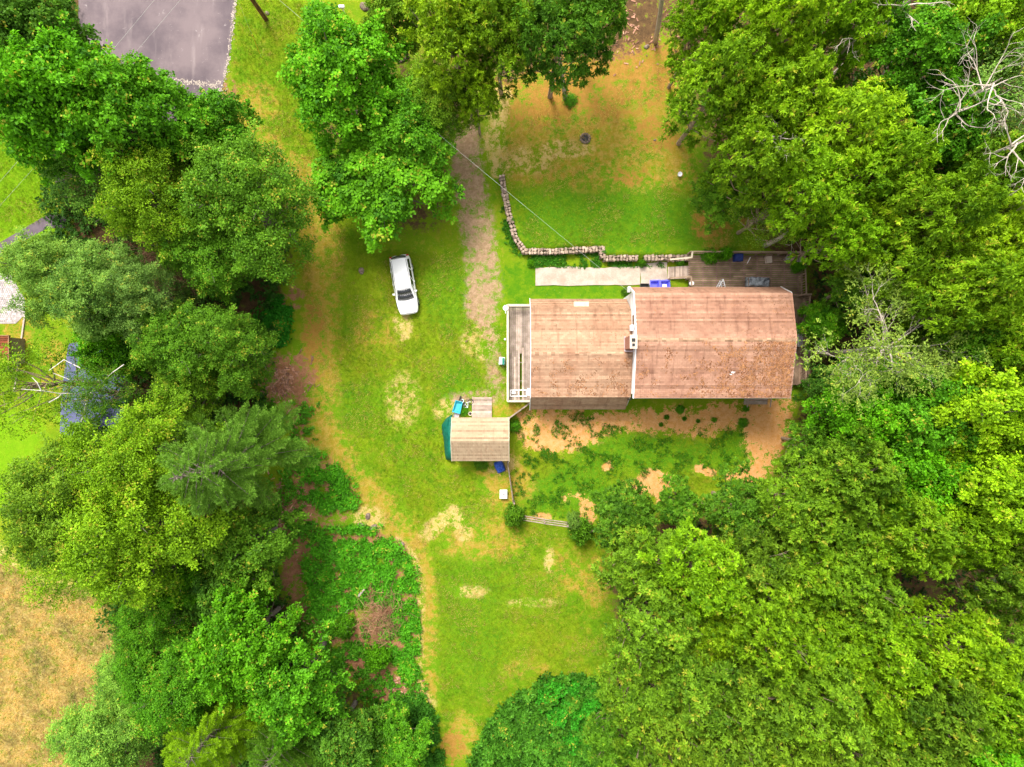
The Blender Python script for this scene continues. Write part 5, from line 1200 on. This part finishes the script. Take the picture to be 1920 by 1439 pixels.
m = MB(); m.tube([(-.05,.72,.2),(.05,.72,.2)],.2,14); m.build('wheel', M['rubber'], t)
w = W(856,779,0); t = thing('bucket','pale blue bucket between the wheelbarrow and the green tarp','bucket',w); m = MB(); m.lathe((0,0,0),[(.15,0),(.2,.35),(.22,.35),(.22,.38),(.17,.38),(.15,.3)],14); m.build('body', M['grey_cloth'], t); m = MB(); m.tube([(-.2,0,.36),(0,-.2,.3),(.2,0,.36)],.01,5); m.build('handle', M['steel'], t)
t = thing('bicycle','small dark and white child bicycle lying beside the ramp','bicycle',W(876,760,0),.5)
def disc_ring(cx, cy, z, r): 
    m = MB(); pts = [(cx+r*math.cos(a*6.283/14), cy+r*math.sin(a*6.283/14), z) for a in range(15)]; m.tube(pts, .03, 6); return m
disc_ring(-.35,0,.1,.22).build('wheel', M['rubber'], t); disc_ring(.38,.1,.14,.22).build('wheel', M['rubber'], t)
m = MB(); m.tube([(-.35,0,.12),(-.05,-.2,.2),(.2,.2,.2),(.38,.1,.16)],.025,6); m.tube([(-.35,0,.12),(-.1,.2,.2),(.2,.2,.2)],.02,6); m.tube([(-.05,-.2,.2),(-.1,.2,.2)],.02,6); m.build('frame', M['white'], t)
m = MB(); m.tube([(.2,.2,.22),(.15,.4,.3)],.02,5); m.tube([(.0,.42,.3),(.3,.38,.3)],.018,5); m.build('handlebar', M['black'], t)
m = MB(); m.box(-.2,-.02,.18,.3,.22,.27); m.build('saddle', M['black'], t)
for (px, py, lab) in ((882,776,'small yellowish ball against the left side of the ramp'),(866,752,'small white pot left of the child bicycle')):
    w = W(px, py, .1); t = thing('pot', lab, 'pot', (w[0],w[1],0)); m = MB(); m.lathe((0,0,0),[(.1,0),(.16,.2),(.17,.22),(.12,.22),(.1,.1)],12); m.build('body', M['rail_cream'] if px > 870 else M['white'], t); m = MB(); m.lathe((0,0,.12),[(.12,0),(.12,.05)],12); m.build('soil', M['rubber'], t)

# ------------------------------------------------------------------ fences
def board_fence(label, a, b, h=1.5, mat='fence', nb=None):
    A = Vector(W(a[0],a[1],h)); B = Vector(W(b[0],b[1],h)); A.z = B.z = 0
    t = thing('board_fence', label, 'fence', A); d = B-A; L = d.length; n = nb or int(L/.15); dn = d.normalized(); s = Vector((-dn.y, dn.x, 0))
    me = []
    for i in range(4):
        m = MB(); m.hexa([(-.068,-.012,0),(.068,-.012,0),(.068,.012,0),(-.068,.012,0),(-.068,-.012,.985+.005*i),(.068,-.012,.98),(.068,.012,.98),(-.068,.012,.985+.005*i)], i/4); me.append(m.mesh('board', M[mat]))
    for i in range(n):
        o = link('board', me[i%4], t, dn*((i+.5)*L/n)); o.rotation_euler = (0,0,math.atan2(d.y,d.x)+R.uniform(-.03,.03)); o.scale = (1,1,h*R.uniform(.96,1.02))
    for z in (.3, h-.25): m = MB(); m.bar(s*.04+Vector((0,0,z)), d+s*.04+Vector((0,0,z)), .04, .09); m.build('rail', M[mat], t)
    k = max(2, int(L/2.4)+1)
    for i in range(k): m = MB(); p = d*(i/(k-1))+s*.09; m.box(p.x-.05,p.x+.05,p.y-.05,p.y+.05,0,h+.05); m.build('post', M[mat], t)
board_fence('grey board fence running down from the back corner of the shed', (951,868), (962,945), 1.4)
board_fence('slanting board fence between the shed and the west deck', (954,786), (994,757), 1.3)
# split rail fence
def rail_fence(label, pts, n=2):
    A = Vector(W(*pts[0], .0)); t = thing('rail_fence', label, 'fence', A)
    for i in range(len(pts)-1):
        a = Vector(W(pts[i][0],pts[i][1],0))-A; b = Vector(W(pts[i+1][0],pts[i+1][1],0))-A; s = Vector((0,.16,0))
        for k in range(3):
            m = MB(); m.tube([a+Vector((-.05,0,.35+.33*k))+s*(1-k)*.7, b+Vector((.05,0,.36+.33*k))+s*(1-k)*.7], .045, 6); m.build('rail', M['fence'], t)
        if i == 0: m = MB(); m.box(a.x-.06,a.x+.06,a.y-.06,a.y+.06,0,1.2); m.build('post', M['fence'], t)
        m = MB(); m.box(b.x-.06,b.x+.06,b.y-.06,b.y+.06,0,1.2); m.build('post', M['fence'], t)
rail_fence('weathered split rail fence along the bottom of the back yard', [(979,968),(1020,975),(1063,981),(1108,990)])
# utility box
w = W(944,927,.4); t = thing('utility_box','square white box with dark hole beside the board fence','utility box',(w[0],w[1],0))
m = MB(); m.box(-.27,.27,-.33,.33,0,.4); m.build('cabinet', M['rail_cream'], t, bevel=.02); m = MB(); m.box(-.3,.3,-.36,.36,.4,.45); m.build('lid', M['white'], t); m = MB(); m.box(-.02,.1,-.1,.02,.45,.46); m.build('hole', M['rubber'], t)
# garden shed roof at the left edge
a = W(-60,630,2.2); b = W(13,683,2.2); t = thing('garden_shed','small shed with dark red roof cut by the left edge','shed',(a[0],b[1],0))
wx, hy_ = b[0]-a[0], a[1]-b[1]; m = MB(); m.box(.1,wx-.1,.1,hy_-.1,0,1.9); m.build('wall', M['fence'], t)
for k in range(12): y = k*hy_/12; m = MB(); m.hexa([(0,y,1.95),(wx,y,1.95),(wx,y+hy_/12-.01,1.95),(0,y+hy_/12-.01,1.95),(0,y,2.08),(wx,y,2.08),(wx,y+hy_/12-.01,2.03),(0,y+hy_/12-.01,2.03)], R.random()); m.build('roof_board', M['redroof'], t)
m = MB(); m.box(-.05,wx+.06,hy_+.002,hy_+.06,1.9,2.1); m.box(wx+.002,wx+.07,-.05,hy_,1.9,2.1); m.build('fascia', M['twig'], t)

# ------------------------------------------------------------------ utility pole and wires
pb = Vector(W(499,37,0)); t = thing('utility_pole','brown wooden utility pole leaning out over the top edge','utility pole',pb)
pole_top = Vector((-.2,.15,10.5)); m = MB(); m.tube([(0,0,-.3),(-.08,.05,5),tuple(pole_top)], [.19,.165,.13], 12); m.build('shaft', M['pole'], t)
m = MB(); m.tube([(.17,-.1,0),(.1,-.08,5),(-.06,.05,9)], .03, 5); m.build('conduit', M['black'], t)
m = MB(); m.bar((-1.2,.5,9.9),(.9,-.3,9.9),.1,.12); m.build('crossarm', M['pole'], t)
for k in range(3): m = MB(); m.lathe((-1.0+k*.85,.42-k*.32,9.96),[(.03,0),(.06,.05),(.04,.1),(.06,.15),(.02,.2)],8); m.build('insulator', M['lamp_clear'], t)
PT = pb+pole_top
def wire(label, a, b, sag, r=.007):
    a = Vector(a); b = Vector(b); pts = []
    for i in range(25): u = i/24; p = a.lerp(b, u); p.z -= sag*4*u*(1-u); pts.append(p-a)
    m = MB(); m.tube(pts, r, 5); o = m.build('cable', M['wire']); o.location = a; tag(o, label, 'cable')
wire('overhead service cable running from the pole down to the house', PT+Vector((0,0,-.8)), W(1181,549,5.0), .5)
wire('thin overhead cable crossing the driveway from the pole, upper one', PT+Vector((-.3,0,-.1)), W(-160,520,8.5), .3)
wire('thin overhead cable crossing the driveway from the pole, lower one', PT+Vector((.3,-.3,-1.2)), W(-160,560,6.5), .3)
g = thing('guy_wire','yellow guarded guy wire anchored in the grass below the pole','guy wire',W(491,110,0))
gp = Vector(W(491,110,0)); e = Vector(W(458,52,0.0)); top = (PT+Vector((0,0,-1)))-gp
m = MB(); m.tube([(0,0,-.1), tuple(top)], .008, 4); m.build('strand', M['wire'], g)
k = .24; m = MB(); m.tube([tuple(top*.05), tuple(top*k)], .03, 6); m.build('guard', M['yellow'], g)

# ------------------------------------------------------------------ parked car
def make_car():
    w = W(757.5,535,.8); t = thing('parked_car','white station wagon parked on the lawn nose down','car',(w[0],w[1],0),math.radians(9.8))
    st_ = [(-2.37,.40,.60,.38),(-2.33,.60,.68,.32),(-2.22,.72,.74,.28),(-2.0,.80,.79,.25),(-1.6,.845,.86,.24),(-1.15,.865,.93,.24),(-.6,.87,.96,.24),(.4,.875,.98,.24),(1.4,.87,.99,.24),(2.0,.85,.98,.25),(2.25,.81,.96,.28),(2.34,.74,.92,.34),(2.37,.60,.88,.40)]
    bm = bmesh.new(); rings = []
    for (y, hw, top, bot) in st_:
        prof = [(0,top+.02),(.5*hw,top+.015),(.82*hw,top),(.95*hw,top-.045),(hw,top-.16),(hw*1.005,(top+bot)/2),(.985*hw,bot+.08),(.9*hw,bot),(0,bot)]
        pts = [(x,z) for x,z in prof]+[(-x,z) for x,z in reversed(prof[1:-1])]
        rings.append([bm.verts.new((x,y,z)) for x,z in pts])
    for i in range(len(rings)-1):
        for k in range(len(rings[0])): j=(k+1)%len(rings[0]); bm.faces.new((rings[i][k],rings[i][j],rings[i+1][j],rings[i+1][k]))
    bm.faces.new(rings[0]); bm.faces.new(list(reversed(rings[-1])))
    bmesh.ops.recalc_face_normals(bm, faces=bm.faces[:])
    me = bpy.data.meshes.new('body'); bm.to_mesh(me); bm.free(); me.materials.append(M['carpaint']); me.shade_smooth(); o = link('body', me, t)
    sd = o.modifiers.new('s','SUBSURF'); sd.levels = 1; sd.render_levels = 2
    # cabin: base z .95, roof z 1.43
    B = {'f': -1.12, 'r': 2.28}; Rf = {'f': -.30, 'r': 2.02}
    def P(u, v, s):                       # u along length 0..1 front->rear, v 0..1 up, s=-1/1 side
        yb = B['f']+(B['r']-B['f'])*u; yr = Rf['f']+(Rf['r']-Rf['f'])*u
        y = yb+(yr-yb)*v; x = .81+(.655-.81)*v; x -= .05*(1-min(1,u*6))*(1)+.02*max(0,(u-.85)/.15); z = .95+.58*v
        return Vector((s*x, y, z))
    bm = bmesh.new(); n = 12; gridL = [[bm.verts.new(P(i/n, v, -1)) for v in (0,.5,1)] for i in range(n+1)]; gridR = [[bm.verts.new(P(i/n, v, 1)) for v in (0,.5,1)] for i in range(n+1)]
    mid = []
    for i in range(n+1):
        a = P(i/n,1,-1); b = P(i/n,1,1); row = [gridL[i][2]]
        for q in (.12,.3,.5,.7,.88): p = a.lerp(b,q); bow = 1-(2*q-1)**2; p.z += .045*bow*(1 if 0<i<n else .6); p.y += -.06*bow if i==0 else (.04*bow if i==n else 0); row.append(bm.verts.new(p))
        row.append(gridR[i][2]); mid.append(row)
    for i in range(n):
        for v in (0,1):
            bm.faces.new((gridL[i][v],gridL[i][v+1],gridL[i+1][v+1],gridL[i+1][v])); bm.faces.new((gridR[i][v+1],gridR[i][v],gridR[i+1][v],gridR[i+1][v+1]))
        for q in range(6): bm.faces.new((mid[i][q],mid[i][q+1],mid[i+1][q+1],mid[i+1][q]))
    fr = [gridL[0][0],gridL[0][1]]+mid[0]+[gridR[0][1],gridR[0][0]]; bm.faces.new(fr)
    rr_ = [gridL[n][0],gridL[n][1]]+mid[n]+[gridR[n][1],gridR[n][0]]; bm.faces.new(list(reversed(rr_)))
    bmesh.ops.recalc_face_normals(bm, faces=bm.faces[:])
    me = bpy.data.meshes.new('roof'); bm.to_mesh(me); bm.free(); me.materials.append(M['carpaint']); o = link('roof', me, t)
    bv = o.modifiers.new('b','BEVEL'); bv.width = .035; bv.segments = 3; bv.limit_method='ANGLE'; bv.angle_limit = .5
    def pane(name, pts, nrm, mat=M['glass'], th=.012):
        m = MB(); n_ = Vector(nrm).normalized(); lo = [Vector(p)-n_*.01 for p in pts]; hi = [Vector(p)+n_*th for p in pts]; k=len(pts); b=len(m.v)
        m.v += [tuple(p) for p in lo+hi]; m.f.append(tuple(range(k))); m.t.append(.5); m.f.append(tuple(k+i for i in range(k))); m.t.append(.5)
        for i in range(k): m.f.append((i,(i+1)%k,k+(i+1)%k,k+i)); m.t.append(.5)
        return m.build(name, mat, t)
    for s in (-1,1):
        for (u0,u1,ub) in ((.13,.36,.085),(.40,.63,.40),(.67,.93,.67)):
            pane('side_window', [P(ub,.10,s),P(u1,.10,s),P(u1,.90,s),P(u0,.90,s)], (s*.9,0,.35))
    # windscreen (curved, with dashboard glimpsed) and rear window
    def screen(name, u, v0, v1, push):
        m = MB(); rows = []
        for v in (v0, (v0+v1)/2, v1):
            row = []
            for q in range(9):
                qq = q/8; a = P(u, v, -1); b = P(u, v, 1); e = .07; p = a.lerp(b, e+(1-2*e)*qq); bow = 1-(2*qq-1)**2; p.y += push*(.03+.13*bow*(1-v*.5)); p.z += .02; row.append(p)
            rows.append(row)
        for i in range(2):
            for q in range(8): m.quad(rows[i][q],rows[i][q+1],rows[i+1][q+1],rows[i+1][q])
        o = m.build(name, M['glass'], t, smooth=True); sm = o.modifiers.new('t','SOLIDIFY'); sm.thickness = .015; return o
    ws = screen('windscreen', 0, .02, .9, -1); screen('rear_window', 1, .25, .88, 1)
    m = MB(); m.box(-.5,.55,-.98,-.90,1.0,1.02); 
    for s in (-1,1):
        m = MB(); m.tube([P(.08,1,s)+Vector((-s*.07,0,.03)), P(.5,1,s)+Vector((-s*.06,0,.05)), P(.96,1,s)+Vector((-s*.07,0,.03))], .014, 6); m.build('roof_rail', M['black'], t)
        m = MB(); p = P(.09,.2,s)+Vector((s*.04,0,0)); m.hexa([(p.x,p.y-.07,p.z-.05),(p.x+s*.2,p.y-.04,p.z-.05),(p.x+s*.2,p.y+.08,p.z-.05),(p.x,p.y+.05,p.z-.05),(p.x,p.y-.07,p.z+.08),(p.x+s*.2,p.y-.04,p.z+.08),(p.x+s*.2,p.y+.08,p.z+.08),(p.x,p.y+.05,p.z+.08)]); m.build('mirror', M['carpaint'], t, bevel=.02)
        for y in (-1.45,1.42):
            m = MB(); m.tube([(s*.70,y,.31),(s*.90,y,.31)], .31, 20); wl = m.build('wheel', M['rubber'], t); m = MB(); m.tube([(s*.88,y,.31),(s*.912,y,.31)], .19, 14); m.build('rim', M['steel'], wl)
        for y in (.1,1.15): m = MB(); m.box(s*.875-.012,s*.875+.02,y,y+.16,.78,.81); m.build('door_handle', M['carpaint'], t)
        m = MB(); m.hexa([(s*.36,-2.36,.56),(s*.68,-2.27,.56),(s*.70,-2.2,.56),(s*.38,-2.2,.56),(s*.36,-2.37,.66),(s*.68,-2.27,.66),(s*.70,-2.2,.68),(s*.38,-2.25,.68)]) if s>0 else m.hexa([(s*.68,-2.27,.56),(s*.36,-2.36,.56),(s*.38,-2.2,.56),(s*.70,-2.2,.56),(s*.68,-2.27,.66),(s*.36,-2.37,.66),(s*.38,-2.25,.68),(s*.70,-2.2,.68)]); m.build('headlight', M['lamp_clear'], t)
        m = MB(); m.box(min(s*.6,s*.78),max(s*.6,s*.78),2.28,2.40,.62,.95); m.build('taillight', M['lamp_red'], t)
    m = MB(); m.box(-.26,.26,2.375,2.392,.62,.76); m.build('licence_plate', M['rail_cream'], t)
    m = MB(); m.tube([(-.70,2.36,.45),(-.4,2.44,.45),(.4,2.44,.45),(.70,2.36,.45)], .07, 8); m.build('rear_bumper', M['carpaint'], t)
    m = MB(); m.tube([(-.3,-1.05,1.01),(-.02,-.92,1.06)], .01, 4); m.tube([(.25,-1.05,1.01),(.5,-.90,1.06)], .01, 4); m.build('wiper', M['black'], t)
    m = MB()
    for s in (-1,1):
        for y in (-1.0,.05,1.05): m.bar((s*.872,y,.35),(s*.872,y,.90),.02,.012)
    m.bar((-.66,2.345,.5),(.66,2.345,.5),.012,.012); m.bar((-.55,-2.30,.72),(.55,-2.30,.72),.02,.012); m.build('panel_gaps', M['black'], t)
    m = MB()                                # shut lines across the bonnet and tailgate
    m.bar((-.7,-1.20,.945),(.7,-1.20,.945),.015,.008); m.build('cowl_seam', M['black'], t)
make_car()
